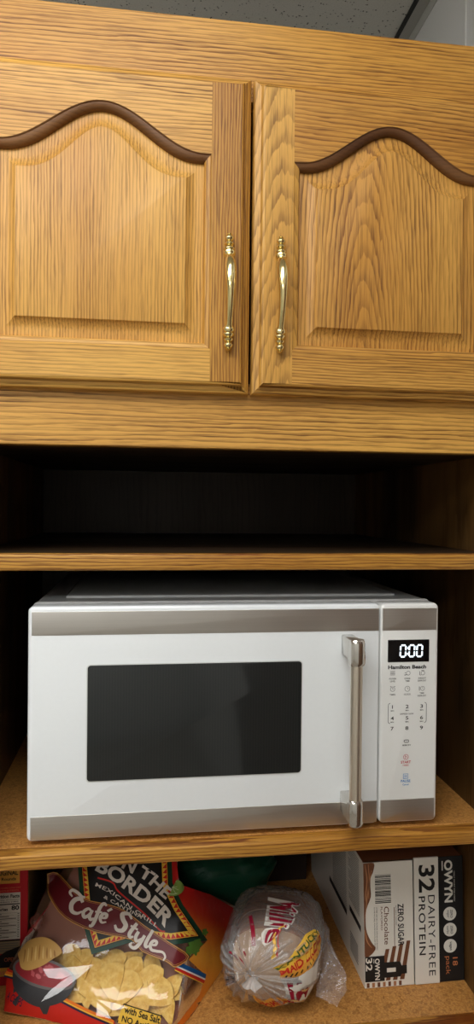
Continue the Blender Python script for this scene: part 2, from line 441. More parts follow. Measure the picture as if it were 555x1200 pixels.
    for u in (.145, .855):
        z = zc-H/2+u*H
        h.tube([(hx, -.0199, z), (hx, -.0212, z), (hx, -.0225, z), (hx, base_y, z)], [.0052, .0050, .0034, .0032], 16)
    h.build('handle', BRASS, dr, smooth=60)
    return dr
ARCH = oak('oak_shaded_end_grain', 'X', (.1, 0, .5), None, 260, (-.50, -.305, -.062), .6, .25)  # end-grain oak, darkened further for the shade on its downward face
gb = G('polished_brass'); BRASS = gb.done(gb.bsdf(Base_Color=(*lin(236, 218, 158), 1), Metallic=1.0, Roughness=.17))
door(-.2135, .1141, .1247, .4758, -.1668, .0692, .1715, .3853, .0483, .0888,
     dict(panel=oak('oak_left_panel', 'Z', (.0, 0, .0), None, 290, (.04, .02, .005), .9, .8),
          stile=(oak('oak_left_stile', 'Z', (.2, 0, .4), None, 200), oak('oak_left_stile_inner', 'Z', (.33, 0, .1), None, 300, (-.05, -.04, -.02))),
          rail=(oak('oak_left_bottom_rail', 'X', (.4, 0, .2), None, 260, (.03, .02, .0), .8, .7), oak('oak_left_top_rail', 'X', (.05, 0, .31), (1.83, .05, .0), 230, (.0, -.01, -.01), .8))), 0)
door(.1171, .434, .1247, .4758, .1615, .3885, .1738, .3838, .0483, .1462,
     dict(panel=oak('oak_right_panel', 'Z', (.0, 0, .0), (.128, .16, -.2640), 210, (.0, -.01, -.005), .8, 1.0),
          stile=(oak('oak_right_stile_inner', 'Z', (.0, 0, .3), (.0400, .13, -.214), 260, (.06, .045, .01), .8), oak('oak_right_stile', 'Z', (.11, 0, .2), None, 190)),
          rail=(oak('oak_right_bottom_rail', 'X', (.43, 0, .25), None, 270, (-.02, -.02, -.01)), oak('oak_right_top_rail', 'X', (.12, 0, .9), (1.95, .06, .0), 230, (-.05, -.045, -.02), .8))), 1)

# ------------------------------------------------------------------ microwave oven
mw = thing('microwave_oven', (.113, .21, -.3875), 'white countertop microwave with steel bands and black window on the middle shelf', 'microwave')
enamel = plain('white_enamel_shell', lin(238, 242, 243), .32)
glassw = plain('white_door_face', lin(243, 248, 250), .2, coat=.3)
panelw = plain('white_panel_face', lin(238, 239, 236), .3)
def steel_mat(name, col, rough, axis):
    g = G(name); co = g.n('ShaderNodeTexCoord').outputs['Object']
    mp = g.n('ShaderNodeMapping', {'Vector': co, 'Scale': (3, 400, 1500) if axis == 'X' else (1500, 1500, 4)})
    n = g.noise(mp.outputs[0], 1, 3)
    c = g.mix(n, tuple(x*.82 for x in col), col)
    return g.done(g.bsdf(Base_Color=c, Metallic=1.0, Roughness=g.m_('ADD', rough, g.m_('MULTIPLY', n, .1)), Normal=g.bump(n, .05, .0003)))
steel = steel_mat('brushed_steel_band', lin(214, 210, 204), .34, 'X')
chrome = plain('chrome_bracket', lin(214, 210, 204), .12, 1.0)
bar_m = steel_mat('brushed_steel_bar', lin(232, 222, 206), .33, 'Z')
b = MB().box(-.1268, .3535, .046, .405, -.3795, -.1155, .005, 3)
b.box(-.095, .325, .085, .385, -.116, -.1125, .003, 2)
b.build('body', enamel, mw, smooth=40)
# rounded slabs in the XZ plane
def rrect(x0, x1, z0, z1, r, n=6):
    o = []
    for cx, cz, a in ((x1-r, z0+r, -90), (x1-r, z1-r, 0), (x0+r, z1-r, 90), (x0+r, z0+r, 180)):
        for k in range(n+1):
            t = math.radians(a+90*k/n); o.append((cx+r*math.cos(t), cz+r*math.sin(t)))
    return o
def slabxz(mb, x0, x1, z0, z1, r, yb, yf, edge, mi=0, back=True):
    R = lambda d, y: [(x, y, z) for x, z in rrect(x0+d, x1-d, z0+d, z1-d, max(r-d, .0004))]
    rings = [R(0, yb), R(0, yf+edge), R(edge*.12, yf+edge*.5), R(edge*.4, yf+edge*.15), R(edge, yf)]
    mb.loft(rings, True, back, True, mi); return mb
d = slabxz(MB(), -.1290, .2816, -.3822, -.1165, .006, .044, .020, .0035)
dm = d.build('door', glassw, mw, smooth=40)
# back flange ring seen around the door's rim
fl = slabxz(MB(), -.1278, .3546, -.3812, -.1142, .007, .0475, .0448, .001)
fl.build('front_flange', enamel, mw, smooth=40)
cp = slabxz(MB(), .2828, .3555, -.3822, -.1165, .006, .044, .020, .0035)
cpo = cp.build('control_panel', panelw, mw, smooth=40)
for z0, z1 in ((-.1488, -.1222), (-.3800, -.3540)):
    slabxz(MB(), -.1247, .2800, z0, z1, .0006, .0205, .0194, .0003).build('steel_band', steel, dm, smooth=40)
    slabxz(MB(), .2845, .3527, z0, z1, .0006, .0205, .0194, .0003).build('steel_band', steel, cpo, smooth=40)
# window: dark glass over the perforated screen, pale rim
gw = G('dark_window_glass'); co = gw.n('ShaderNodeTexCoord').outputs['Object']
sx = gw.n('ShaderNodeSeparateXYZ', {0: co}).outputs
st = gw.m_('SINE', gw.m_('MULTIPLY', sx[0], 2*math.pi/.0032))
st2 = gw.m_('SINE', gw.m_('MULTIPLY', sx[2], 2*math.pi/.0021))
pt = gw.m_('MULTIPLY', gw.m_('GREATER_THAN', st, .2), gw.ramp(gw.m_('ADD', gw.m_('MULTIPLY', st2, .15), .5), [(.3, .7), (.7, 1)]))
colw = gw.mix(pt, lin(33, 36, 36), lin(38, 41, 41))
winm = gw.done(gw.bsdf(Base_Color=colw, Roughness=.08, Specular_IOR_Level=.5))
slabxz(MB(), -.0640, .1870, -.3172, -.1826, .0045, .0205, .0196, .0003).build('window_rim', plain('pale_rim', lin(212, 216, 214), .3), dm, smooth=40)
slabxz(MB(), -.0628, .1858, -.3160, -.1838, .0038, .0200, .0192, .0002).build('window', winm, dm, smooth=40)
# handle: two chrome brackets and a round steel bar
hd = MB().tube([(.2408, -.0185, -.338), (.2408, -.0185, -.180)], .0068, 24).build('handle', bar_m, dm, smooth=50)
for zt, zb, sg in ((-.1515, -.1810, 1), (-.3640, -.3345, -1)):
    b = MB(); zz = sorted((zt, zb))
    # bracket arm reaching forward from the door, then a rounded cap round the bar's end
    R = lambda y, x0, x1, za, zb_: [(x0, y, za), (x1, y, za), (x1, y, zb_), (x0, y, zb_)]
    a0, a1 = (zz[0]+.001, zz[1]-.001)
    b.box(.2338, .2478, -.0185, .0197, a0+(.004 if sg > 0 else 0), a1-(.0 if sg > 0 else .004), .0016, 2)
    rr = []
    for zc_, r in ((zz[0], .0074), (zz[0]+.0015, .0084), (zz[0]+.004, .0089), (zz[1]-.004, .0086), (zz[1]-.0015, .0080), (zz[1], .0070)):
        rr.append([(.2408+max(-.0082, min(.0082, 1.18*r*math.cos(2*math.pi*k/28))), -.0185+r*math.sin(2*math.pi*k/28), zc_) for k in range(28)])
    b.loft(rr, True, True, True)
    b.build('handle_bracket', chrome, hd, smooth=40)
for x in (-.10, .32):
    for y in (.07, .37):
        MB().tube([(x, y, -.3875), (x, y, -.3785)], [.011, .013], 20).build('foot', plain('black_rubber', lin(28, 28, 28), .7), mw, smooth=50)
# control panel print
def pf(x, z, off): return (x, .0199-off, z)
dsp = slabxz(MB(), .2916, .3437, -.1873, -.1604, .0006, .0202, .0194, .0002).build('display', plain('black_display', lin(14, 14, 16), .12), cpo, smooth=40)
dg_ = MB()
SEGS = {'a': ((.12, 1), (.88, 1)), 'b': ((1, .94), (1, .56)), 'c': ((1, .44), (1, .06)), 'd': ((.12, 0), (.88, 0)), 'e': ((0, .44), (0, .06)), 'f': ((0, .94), (0, .56))}
for x0 in (.3070, .3180, .3278):
    for s in 'abcdef':
        (xa, za), (xb, zb) = SEGS[s]
        P = lambda u, v: (x0+u*.0066+v*.0006, -.1808+v*.0138)
        put(dg_, stroke2d([P(xa, za), P(xb, zb)], .0018, 0), pf, .0007, 0)
for z in (-.1775, -.1705): put(dg_, poly2d(circle2d(.3163+(z+.1775)*.05, z, .0010, n=10)), pf, .0007, 0)
dg_.build('digits', emis('lit_digits', (.82, .93, 1.0), 2.2), dsp)
blk = ink('panel_black_print', lin(46, 46, 46), .5, 0); gry = ink('panel_grey_print', lin(96, 96, 96), .5, 0)
red_ = ink('panel_red_print', lin(196, 52, 62), .5, 0); blu = ink('panel_blue_print', lin(40, 130, 196), .5, 0)
lg = MB(); put(lg, fit_text('Hamilton Beach', .2922, -.1958, .3402, -.1911, .035), pf, .0002, 0); lg.build('brand_lettering', blk, cpo)
kp = MB()
COLX = (.2982, .3168, .3352)
def T(st, cx, z, h, mi=0, bold=.01, ws=1.0): put(kp, text_c(st, cx, z, h, bold, 1.0, ws), pf, .0002, mi)
def L(pts, wd, mi=1, sm=0): put(kp, stroke2d(pts, wd, sm), pf, .0002, mi)
def RG(cx, z, r, mi=1, wd=.0004): put(kp, ring2d(cx, z, r-wd, r), pf, .0002, mi)
for k in range(4): L([(.2950, -.1985-k*.0014), (.3010, -.1985-k*.0014)], .0005)
zi = -.2010
RG(COLX[1]+.0008, zi, .0026, 0); L([(COLX[1]-.0040, zi-.0022), (COLX[1]-.0005, zi-.0018)], .0007, 0); L([(COLX[1]-.0036, zi+.0006), (COLX[1]-.002, zi+.0006)], .0006, 0)
RG(COLX[2]+.001, zi-.0003, .0025, 0); L([(COLX[2]-.0030, zi+.002), (COLX[2]-.0030, zi-.0026), (COLX[2]-.0012, zi-.0026)], .0006, 0); L([(COLX[2]-.001, zi+.0030), (COLX[2]+.0026, zi+.0026)], .0006, 0)
for c, (a, bb) in zip(COLX, (('POWER', 'LEVEL'), ('COOK', 'TIME'), ('WEIGHT', 'DEFROST'))): T(a, c, -.2083, .0018); T(bb, c, -.2113, .0018)
zi = -.2200
RG(COLX[0], zi, .0029, 0); L([(COLX[0]-.0030, zi+.0029), (COLX[0]-.0018, zi+.0036)], .0007, 0); L([(COLX[0]+.0030, zi+.0029), (COLX[0]+.0018, zi+.0036)], .0007, 0); L([(COLX[0], zi+.0017), (COLX[0], zi), (COLX[0]+.001, zi)], .0005, 0)
RG(COLX[1], zi, .0033, 0); L([(COLX[1], zi+.0020), (COLX[1], zi), (COLX[1]+.0015, zi)], .0005, 0)
RG(COLX[2]+.0008, zi, .0027, 0); L([(COLX[2]-.0032, zi+.0024), (COLX[2]-.0032, zi-.0026)], .0007, 0); L([(COLX[2]+.0008, zi+.0013), (COLX[2]+.0008, zi)], .0005, 0)
T('TIMER', COLX[0], -.2275, .0018); T('CLOCK', COLX[1], -.2275, .0018); T('TIME', COLX[2], -.2265, .0018); T('DEFROST', COLX[2], -.2297, .0018)
for i, n in enumerate('123456789'):
    z = (-.2436, -.2574, -.2698)[i//3]; T(n, COLX[i % 3], z, .0042, 0, .012, 1.4)
    if i < 6: T('MIN', COLX[i % 3], z-.0034, .0016)
T('EXPRESS COOK', .3167, -.2512, .0017, 0)
for sx_, x in ((1, .2930), (-1, .3412)):
    L([(x+sx_*.0024, -.2370), (x+sx_*.0006, -.2378), (x, -.2396), (x, -.2590), (x+sx_*.0006, -.2608), (x+sx_*.0024, -.2616)], .0006, 0)
L([(.3140, -.2822), (.3134, -.2836), (.3140, -.2850), (.3188, -.2850), (.3194, -.2836), (.3188, -.2822), (.3140, -.2822)], .0008, 0); T('MEMORY', COLX[1], -.2893, .0018, 0)
RG(.3160, -.3028, .0033, 2, .0005); L([(.3150, -.3012), (.3175, -.3028), (.3150, -.3044), (.3150, -.3012)], .0006, 2)
T('START', .3160, -.3105, .0030, 2, .02); T('+30SEC', .3160, -.3137, .0018, 2)
L([(.3131, -.3290), (.3189, -.3290), (.3189, -.3234), (.3131, -.3234), (.3131, -.3290)], .0006, 3); L([(.3150, -.3247), (.3150, -.3277)], .0007, 3); L([(.3170, -.3247), (.3170, -.3277)], .0007, 3)
T('PAUSE', .3160, -.3335, .0030, 3, .02); T('Cancel', .3160, -.3372, .0020, 3)
kp.build('keypad_print', [blk, gry, red_, blu], cpo)

# ------------------------------------------------------------------ drink carton (right, lower bay)
YF_ = .075; BX0, BX1, BZ0, BZ1 = .2866, .4205, -.6218, -.4575; BY1 = .36
box = thing('drink_carton', (.354, .21, BZ0), 'white, brown and black carton of chocolate protein drinks standing at the right wall', 'box')
lean = lambda z: -(z-BZ0)*.030
cardw = card('white', lin(226, 222, 212)); cardk = card('black', lin(30, 29, 29)); cardb = card('brown', lin(112, 70, 46)); cardt = card('tan', lin(176, 122, 84)); cardg = card('grey_white', lin(198, 194, 186))
ORG = card('copper', lin(196, 122, 78))
bx = MB()
V = [(x+lean(z), y, z) for z in (BZ0, BZ1) for y in (YF_, BY1) for x in (BX0, BX1)]
bx.add(V, [(0, 1, 3, 2), (0, 2, 6, 4), (1, 5, 7, 3), (2, 3, 7, 6)], 0)
bx.add(V, [(4, 6, 7, 5)], 2)
bx.build('carton_body', [cardw, cardk, cardb], box)
def bf(x, z, off): return (x+lean(z), YF_-off, z)
# front flaps: left white flap, middle white flap a little higher, black end
def flap(x0, x1, z0, z1, th, mat, name):
    m = MB(); m.box(x0, x1, YF_-th, YF_-.0002, z0, z1, .0003, 1); m.v = [(x+lean(z), y, z) for x, y, z in m.v]
    return m.build(name, mat, box)
fk = flap(.3880, BX1+.0012, BZ0+.0004, BZ1+.001, .0012, cardk, 'end_flap')
fm = flap(.3545, .3876, BZ0+.0004, BZ1+.0018, .0024, cardw, 'middle_flap')
flft = flap(BX0, .3530, BZ0+.0004, BZ1-.001, .0014, cardw, 'front_flap')
g1 = MB(); O1 = .0016
BR, TN, BK, WT = 0, 1, 2, 3
put(g1, poly2d(smooth_line([(.2868, -.4590), (.3010, -.4590), (.3000, -.470), (.2965, -.478), (.2960, -.490), (.2962, -.503), (.2900, -.519), (.2888, -.535), (.2905, -.549), (.2968, -.5625), (.3015, -.569), (.2990, -.5745), (.2925, -.5800), (.2868, -.5800)], 3)), bf, O1, BR)
for pts in ([(.2890, -.460), (.2915, -.480), (.2895, -.500), (.2905, -.512)], [(.2935, -.460), (.2945, -.482), (.2915, -.502), (.2880, -.530)], [(.2975, -.468), (.2940, -.490), (.2935, -.505)], [(.2875, -.545), (.2905, -.560), (.2965, -.569)]):
    put(g1, stroke2d(pts, (.0006, .0016, .0005)), bf, O1+.0002, TN)
# barcode
put(g1, rect2d(.3005, -.5140, .3245, -.4700), bf, O1, WT)
z = -.4745; random.seed(3)
while z > -.511:
    h = random.choice((.0004, .0007, .0011)); put(g1, rect2d(.3020, z-h, .3232, z), bf, O1+.0002, BK); z -= h+random.choice((.0005, .0008, .0012))
# rotated lettering: text x runs down, text up points right
def vtext(mb, st, zt, zb, xb, xt, mi, bold=.0, off=O1+.0002, spacing=1.0):
    vs, fs = fit_text(st, 0, 0, 1, 1, bold, spacing)
    put(mb, ([(xb+y*(xt-xb), zt-x*(zt-zb)) for x, y in vs], fs), bf, off, mi)
vtext(g1, 'Chocolate', -.5165, -.5660, .3135, .3200, BR, .005)
vtext(g1, 'FLAVORED', -.5165, -.5470, .3090, .3115, BR)
vtext(g1, 'ZERO SUGAR', -.5140, -.5690, .3318, .3400, BK, .02)
vtext(g1, 'NATURALLY FLAVORED', -.5160, -.5420, .3288, .3302, BK)
put(g1, rect2d(.3268, -.5700, .3276, -.5180), bf, O1+.0002, BR)
for k in range(2): vtext(g1, 'OTHER NATURAL FLAVORS WITH PLANT PROTEIN', -.5165, -.5720, .3030-k*.0030, .3043-k*.0030, BK)
# striped foot with the bottle picture
for k in range(7):
    x = .2890+k*.0072; put(g1, ([(x, -.6205), (x+.0036, -.6205), (x+.0036, -.6145), (x, -.6145)], [(0, 1, 2, 3)]), bf, O1, BR if k % 2 == 0 else TN)
for k in range(4):
    x = .3080+k*.0095; put(g1, ([(x-.003, -.613), (x+.003, -.613), (x+.012, -.572+k*.003), (x+.007, -.572+k*.003)], [(0, 1, 2, 3)]), bf, O1, BR)
put(g1, rect2d(.2870, -.6130, .3130, -.5800), bf, O1+.0003, BK)
put(g1, poly2d([(.3130, -.609), (.3340, -.609), (.3360, -.6055), (.3430, -.6055), (.3430, -.5945), (.3360, -.5945), (.3340, -.589), (.3130, -.589)]), bf, O1+.0003, BK)
put(g1, rect2d(.3160, -.6020, .3280, -.5965), bf, O1+.0005, WT)
vtext(g1, '32', -.5815, -.5985, .2880, .2965, WT, .02, O1+.0006)
vtext(g1, 'OWYN', -.5830, -.6110, .3000, .3065, WT, .03, O1+.0006)
put(g1, rect2d(.2984, -.5890, .2992, -.5832), bf, O1+.0006, WT)
g1.build('front_print', [cardb, cardt, cardk, cardw], flft)
g2 = MB(); O2 = .0026
vtext(g2, '32', -.4650, -.5010, .3605, .3825, 0, .025, O2)
vtext(g2, 'PROTEIN', -.5060, -.5830, .3600, .3690, 0, .012, O2, 1.15)
vtext(g2, 'DAIRY-FREE', -.5050, -.6110, .3730, .3820, 0, .0, O2, 1.15)
g2.build('front_print', [cardk], fm)
g3 = MB(); O3 = .0014
vtext(g3, 'OWYN', -.4610, -.5170, .3960, .4075, 0, .035, O3)
put(g3, rect2d(.3928, -.4745, .3942, -.4620), bf, O3, 0)
vtext(g3, 'ONLY WHAT YOU NEED', -.4760, -.5160, .4090, .4106, 0, 0, O3)
for zc_, l1, l2 in ((-.5320, 'ZERO', 'sugar'), (-.5530, 'ZERO', 'carbs'), (-.5745, 'vegan', None)):
    put(g3, poly2d(circle2d(.4030, zc_, .0090, n=28)), bf, O3, 0)
    if l2:
        vtext(g3, l1, zc_+.0055, zc_-.0055, .4036, .4068, 1, .01, O3+.0003); vtext(g3, l2, zc_+.0050, zc_-.0050, .3985, .4015, 1, .0, O3+.0003)
    else: vtext(g3, l1, zc_+.0058, zc_-.0058, .4012, .4046, 1, .01, O3+.0003)
vtext(g3, '18', -.5900, -.6010, .4060, .4130, 2, .01, O3)
vtext(g3, 'pack', -.5880, -.6120, .3950, .4030, 2, .0, O3)
g3.build('end_print', [cardw, cardk, ORG], fk)
# side face: columns of fine print and black headings
def bs(y, z, off): return (BX0+lean(z)-off, y, z)
g4 = MB()
for k in range(24): put(g4, rect2d(.090, -.4635-k*.0032, .088+.05*(1 if k % 5 else .8), -.4635-k*.0032-.0010), bs, .0003, 1)
for k in range(30): put(g4, rect2d(.150, -.4635-k*.0034, .22, -.4635-k*.0034-.0012), bs, .0003, 1)
put(g4, rect2d(.086, -.5560, .136, -.5480), bs, .0003, 0); put(g4, rect2d(.150, -.5720, .24, -.5640), bs, .0003, 0)
for k in range(7): put(g4, rect2d(.10, -.583-k*.004, .135, -.5850-k*.004), bs, .0003, 1)
g4.build('side_print', [cardk, card('grey', lin(120, 117, 112))], box)

# ------------------------------------------------------------------ red box at the left wall
rb = thing('snack_box', (-.168, .22, -.6218), 'narrow red box with yellow patch and white nutrition panel at the left wall', 'box')
rx0, rx1, ry0, ry1, rz0, rz1 = -.1922, -.1455, .135, .31, -.6218, -.410
redc = card('red', lin(190, 28, 40)); yel = card('yellow', lin(226, 164, 70)); pale = card('panel_white', lin(222, 216, 206)); olive = card('olive', lin(96, 84, 52)); kk = card('black', (0, 0, 0))
m = MB().box(rx0, rx1, ry0, ry1, rz0, rz1, .0006, 1, 0); m.build('carton_body', redc, rb)
MB().box(rx1-.0002, rx1+.0006, ry0+.003, ry1-.003, rz0+.002, rz1-.002).build('side_face', olive, rb)
def rf(x, z, off): return (x, ry0-off, z)
m = MB()
put(m, rect2d(-.1895, -.4895, -.1555, -.4640), rf, .0004, 0)
def rt(st, x0, x1, z0, z1, mi, bold=0.0, off=.0008): put(m, fit_text(st, x0, z0, x1, z1, bold), rf, off, mi)
rt('ORIGINAL', -.1885, -.1575, -.4788, -.4720, 2, .02); rt('Rounds', -.1780, -.1600, -.4855, -.4815, 2, .02)
rt('PER 10 CHIPS LOW FAT', -.1890, -.1540, -.4960, -.4940, 3); rt('NO CHOLESTEROL', -.1890, -.1560, -.4995, -.4975, 3)
put(m, rect2d(-.1905, -.5620, -.1545, -.5015), rf, .0004, 1)
rt('Nutrition Facts', -.1900, -.1555, -.5080, -.5035, 2, .03)
rt('Serving size 10 Crackers', -.1895, -.1560, -.5115, -.5098, 2); rt('10 Crackers (18g)', -.1895, -.1570, -.5142, -.5124, 2, .02)
put(m, rect2d(-.1900, -.5168, -.1550, -.5155), rf, .0008, 2)
rt('Calories', -.1898, -.1700, -.5245, -.5205, 2, .03); rt('80', -.1655, -.1560, -.5240, -.5180, 2, .03)
for k in range(11):
    z = -.5275-k*.0030; put(m, rect2d(-.1900, z-.0002, -.1550, z), rf, .0008, 2)
    put(m, rect2d(-.1895, z-.0019, -.1895+.012+.009*((k*7) % 3), z-.0009), rf, .0008, 4); put(m, rect2d(-.1580, z-.0019, -.1557, z-.0009), rf, .0008, 4)
put(m, rect2d(-.1905, -.5640, -.1545, -.5620), rf, .0008, 2)
put(m, rect2d(-.1905, -.5800, -.1545, -.5640), rf, .0004, 5)
for k in range(4): put(m, rect2d(-.1890, -.5675-k*.003, -.1570, -.5665-k*.003), rf, .0008, 4)
put(m, poly2d([(-.1905, -.598), (-.1905, -.589), (-.172, -.577), (-.1475, -.569), (-.1475, -.598)]), rf, .0009, 2)
rt('OPEN', -.1740, -.1590, -.5900, -.5850, 3, 0, .0012)
put(m, rect2d(-.1905, -.6090, -.1475, -.598), rf, .0009, 0); rt('Tastier', -.1860, -.1600, -.6070, -.6000, 3, .02, .0012)
m.build('front_print', [yel, pale, card('ink_black', lin(26, 22, 22)), card('salmon', lin(222, 120, 84)), card('grey_ink', lin(110, 104, 98)), card('kraft', lin(150, 128, 100))], rb)

# ------------------------------------------------------------------ tortilla chip bag
al, th = math.radians(12), math.radians(50)
U = Vector((math.cos(al), -math.sin(al), 0)); Wd = Vector((math.sin(al), math.cos(al), 0))
Vv = math.cos(th)*Wd+Vector((0, 0, math.sin(th))); N = U.cross(Vv); O = Vector((-.165, .085, -.620))
OUT = smooth_line([(.0010, .0005), (.0550, -.0050), (.1099, -.0160), (.1700, -.0150), (.2238, -.0030), (.2459, .0296), (.2663, .0606), (.2765, .0926), (.2850, .1190), (.242, .1383), (.200, .1481), (.1940, .1750), (.190, .205), (.125, .215), (.0591, .2030), (.0380, .1537), (.0240, .1379), (.0157, .1129), (.0100, .0841), (-.0040, .0467)], 3)
def edge_d(a, b):
    best = 9; n = len(OUT)
    for i in range(n):
        x0, y0 = OUT[i]; x1, y1 = OUT[(i+1) % n]; dx, dy = x1-x0, y1-y0
        t = max(0, min(1, ((a-x0)*dx+(b-y0)*dy)/(dx*dx+dy*dy+1e-12)))
        best = min(best, math.hypot(a-x0-t*dx, b-y0-t*dy))
    return best
def wr(a, b): # wrinkles of the film
    return .0007*mnoise.noise(Vector((a*28, b*28, 1.3)))+.0002*mnoise.noise(Vector((a*75, b*75, 4.1)))
def hgt(a, b):
    d = edge_d(a, b); k = 1-math.exp(-d/.018)
    low = min(1, max(0, b/.02))
    return .004+.0185*k+wr(a, b)*k*1.6
EYE = Vector((0, -.77, 0))
def setback(p, a):   # the bag's right side leans back behind the bread
    t = max(0, min(1, (a-.205)/.085)); t = t*t*(3-2*t)
    return EYE+(p-EYE)*(1+.105*t)
def bagf(a, b, off):
    p = setback(O+U*a+Vv*b+N*(hgt(a, b)+off), a)
    if p.z < -.6214: p.z = -.6214+.5*off
    return p
bag = thing('tortilla_chip_bag', (-.03, .08, -.6215), 'crumpled tortilla chip bag with dark logo, maroon ribbon and clear window', 'bag of chips')
clear = film('clear_bag_film', .02, (1, .98, .97), .05, 30, .06, gloss=.9)
FG = .006
m = MB(); put(m, poly2d(OUT, FG), bagf, 0, 0); m.build('window_film', clear, bag, smooth=80)
m = MB()
def backf(a, b, off):
    p = setback(O+U*a+Vv*b+N*(-.004*(1-math.exp(-edge_d(a, b)/.02))), a)
    if p.z < -.6216: p.z = -.6216
    return p
put(m, poly2d(OUT, .012), backf, 0, 0)
# narrow sealed rim joining the front film to the back sheet
n = len(OUT); rim = [bagf(a, b, 0) for a, b in OUT]; rim2 = [backf(a, b, 0) for a, b in OUT]
m.loft([rim, rim2], True); m.build('back_sheet', ink('bag_inside', lin(168, 112, 92), .4), bag, smooth=60)
def printed(name, mats, items, smooth=60, cols=None):
    m = MB()
    for shape, off, mi in items: put(m, shape, bagf, off, mi)
    if cols: m.cols = [cols(v) for v in m.v]
    return m.build(name, mats, bag, smooth=smooth)
MAROON = ink('bag_maroon', lin(104, 26, 32)); GOLD = ink('bag_gold', lin(206, 150, 70)); BLACK = ink('bag_black', lin(24, 22, 22)); DGREEN = ink('bag_dark_green', lin(26, 66, 46))
BRED = ink('bag_red', lin(198, 40, 30)); YEL = ink('bag_yellow', lin(238, 192, 70)); CREAM = ink('bag_cream', lin(222, 212, 200)); LIME = ink('bag_lime', lin(138, 170, 84)); LIMEP = ink('bag_pale_lime', lin(206, 220, 170))
BLUE = ink('bag_blue', lin(24, 84, 142)); WHITE = ink('bag_white', lin(232, 230, 226)); NAVY = ink('bag_navy', lin(40, 38, 62)); ORANGE = ink('bag_orange', lin(232, 120, 36)); BRICK = ink('bag_brick', lin(136, 36, 40))
# orange side panel: printed fade from red at the top through yellow to orange at the foot
gs = G('bag_side_fade'); at = gs.n('ShaderNodeAttribute', attribute_name='print'); nz = gs.noise(gs.n('ShaderNodeTexCoord').outputs['Object'], 45, 2, .5, .5)
SIDE = gs.done(gs.bsdf(Base_Color=at.outputs[0], Roughness=.28, Normal=gs.bump(nz, .4, .004)))
def fade(v):
    p = Vector(v)-O; b = p.dot(Vv); a = p.dot(U)
    s = b+.12*(a-.22)
    st = [(-.02, lin(226, 96, 24)), (.035, lin(240, 140, 40)), (.075, lin(236, 166, 60)), (.095, lin(224, 128, 44)), (.118, lin(200, 54, 34)), (.14, lin(190, 32, 32)), (.3, lin(190, 30, 30))]
    for (x0, c0), (x1, c1) in zip(st, st[1:]):
        if s <= x1:
            t = max(0, (s-x0)/(x1-x0)); return tuple(p0+(p1-p0)*t for p0, p1 in zip(c0, c1))
    return st[-1][1]
sidep = [(.1880, .2000), (.1935, .1750), (.2000, .1478), (.242, .1380), (.2843, .1188), (.2762, .0926), (.2660, .0606), (.2456, .0298), (.2236, -.0026), (.2100, -.0060), (.2251, .012), (.2387, .0292), (.2442, .0491), (.2230, .0630), (.2440, .0845), (.2085, .1221), (.1905, .1479), (.182, .1990)]
printed('side_panel', SIDE, [(poly2d(sidep, FG), .0004, 0)], cols=fade)
# red foot band with stripes
def strip(path, o0, o1): # band between two offsets of a path
    P = smooth_line(path, 5); vs = []; fs = []
    for i, p in enumerate(P):
        q = Vector(P[min(i+1, len(P)-1)])-Vector(P[max(i-1, 0)]); q.normalize(); nn = Vector((-q.y, q.x))
        vs += [tuple(Vector(p)+nn*o0), tuple(Vector(p)+nn*o1)]
    for i in range(len(P)-1): fs.append((2*i, 2*i+2, 2*i+3, 2*i+1))
    return vs, fs
topline = [(-.0060, .0400), (.030, .0335), (.0683, .0195), (.1050, .0075), (.1400, -.0020)]
foot = [(.0020, .0010), (.0550, -.0042), (.1099, -.0150), (.1480, -.0148), (.1400, -.0020), (.1050, .0075), (.0683, .0195), (.030, .0335), (-.0055, .0440)]
printed('foot_band', [BRED, ORANGE, NAVY, YEL, CREAM], [(poly2d(foot, FG), .0004, 0), (strip(topline, -.0018, .0010), .0009, 1), (strip(topline, -.0030, -.0018), .0009, 3), (strip(topline, -.0052, -.0034), .0009, 2),
        (along(text2d('A CHIPS', .01), [(.0020, .0135), (.0240, .0058)], .0075), .0010, 2)])
# dark diamond logo panel
dia = [(.0521, .1960), (.1831, .2020), (.1917, .1479), (.2092, .1221), (.2444, .0845), (.1991, .0768), (.1556, .0792), (.1024, .062), (.0834, .097)]
def inset(P, d):
    n = len(P); cx = sum(p[0] for p in P)/n; cy = sum(p[1] for p in P)/n; out = []
    for i in range(n):
        p0, p1, p2 = Vector(P[i-1]), Vector(P[i]), Vector(P[(i+1) % n])
        d1 = (p1-p0).normalized(); d2 = (p2-p1).normalized(); n1 = Vector((d1.y, -d1.x)); n2 = Vector((d2.y, -d2.x))
        b = (n1+n2).normalized(); k = d/max(.4, b.dot(n1))
        q = p1+b*k
        out.append((q.x, q.y))
    return out
items = [(poly2d(dia, FG), .0010, 0), (poly2d(inset(dia, .0045), FG), .0014, 1), (poly2d(inset(dia, .0058), FG), .0018, 2), (poly2d(inset(dia, .0125), FG), .0026, 3)]
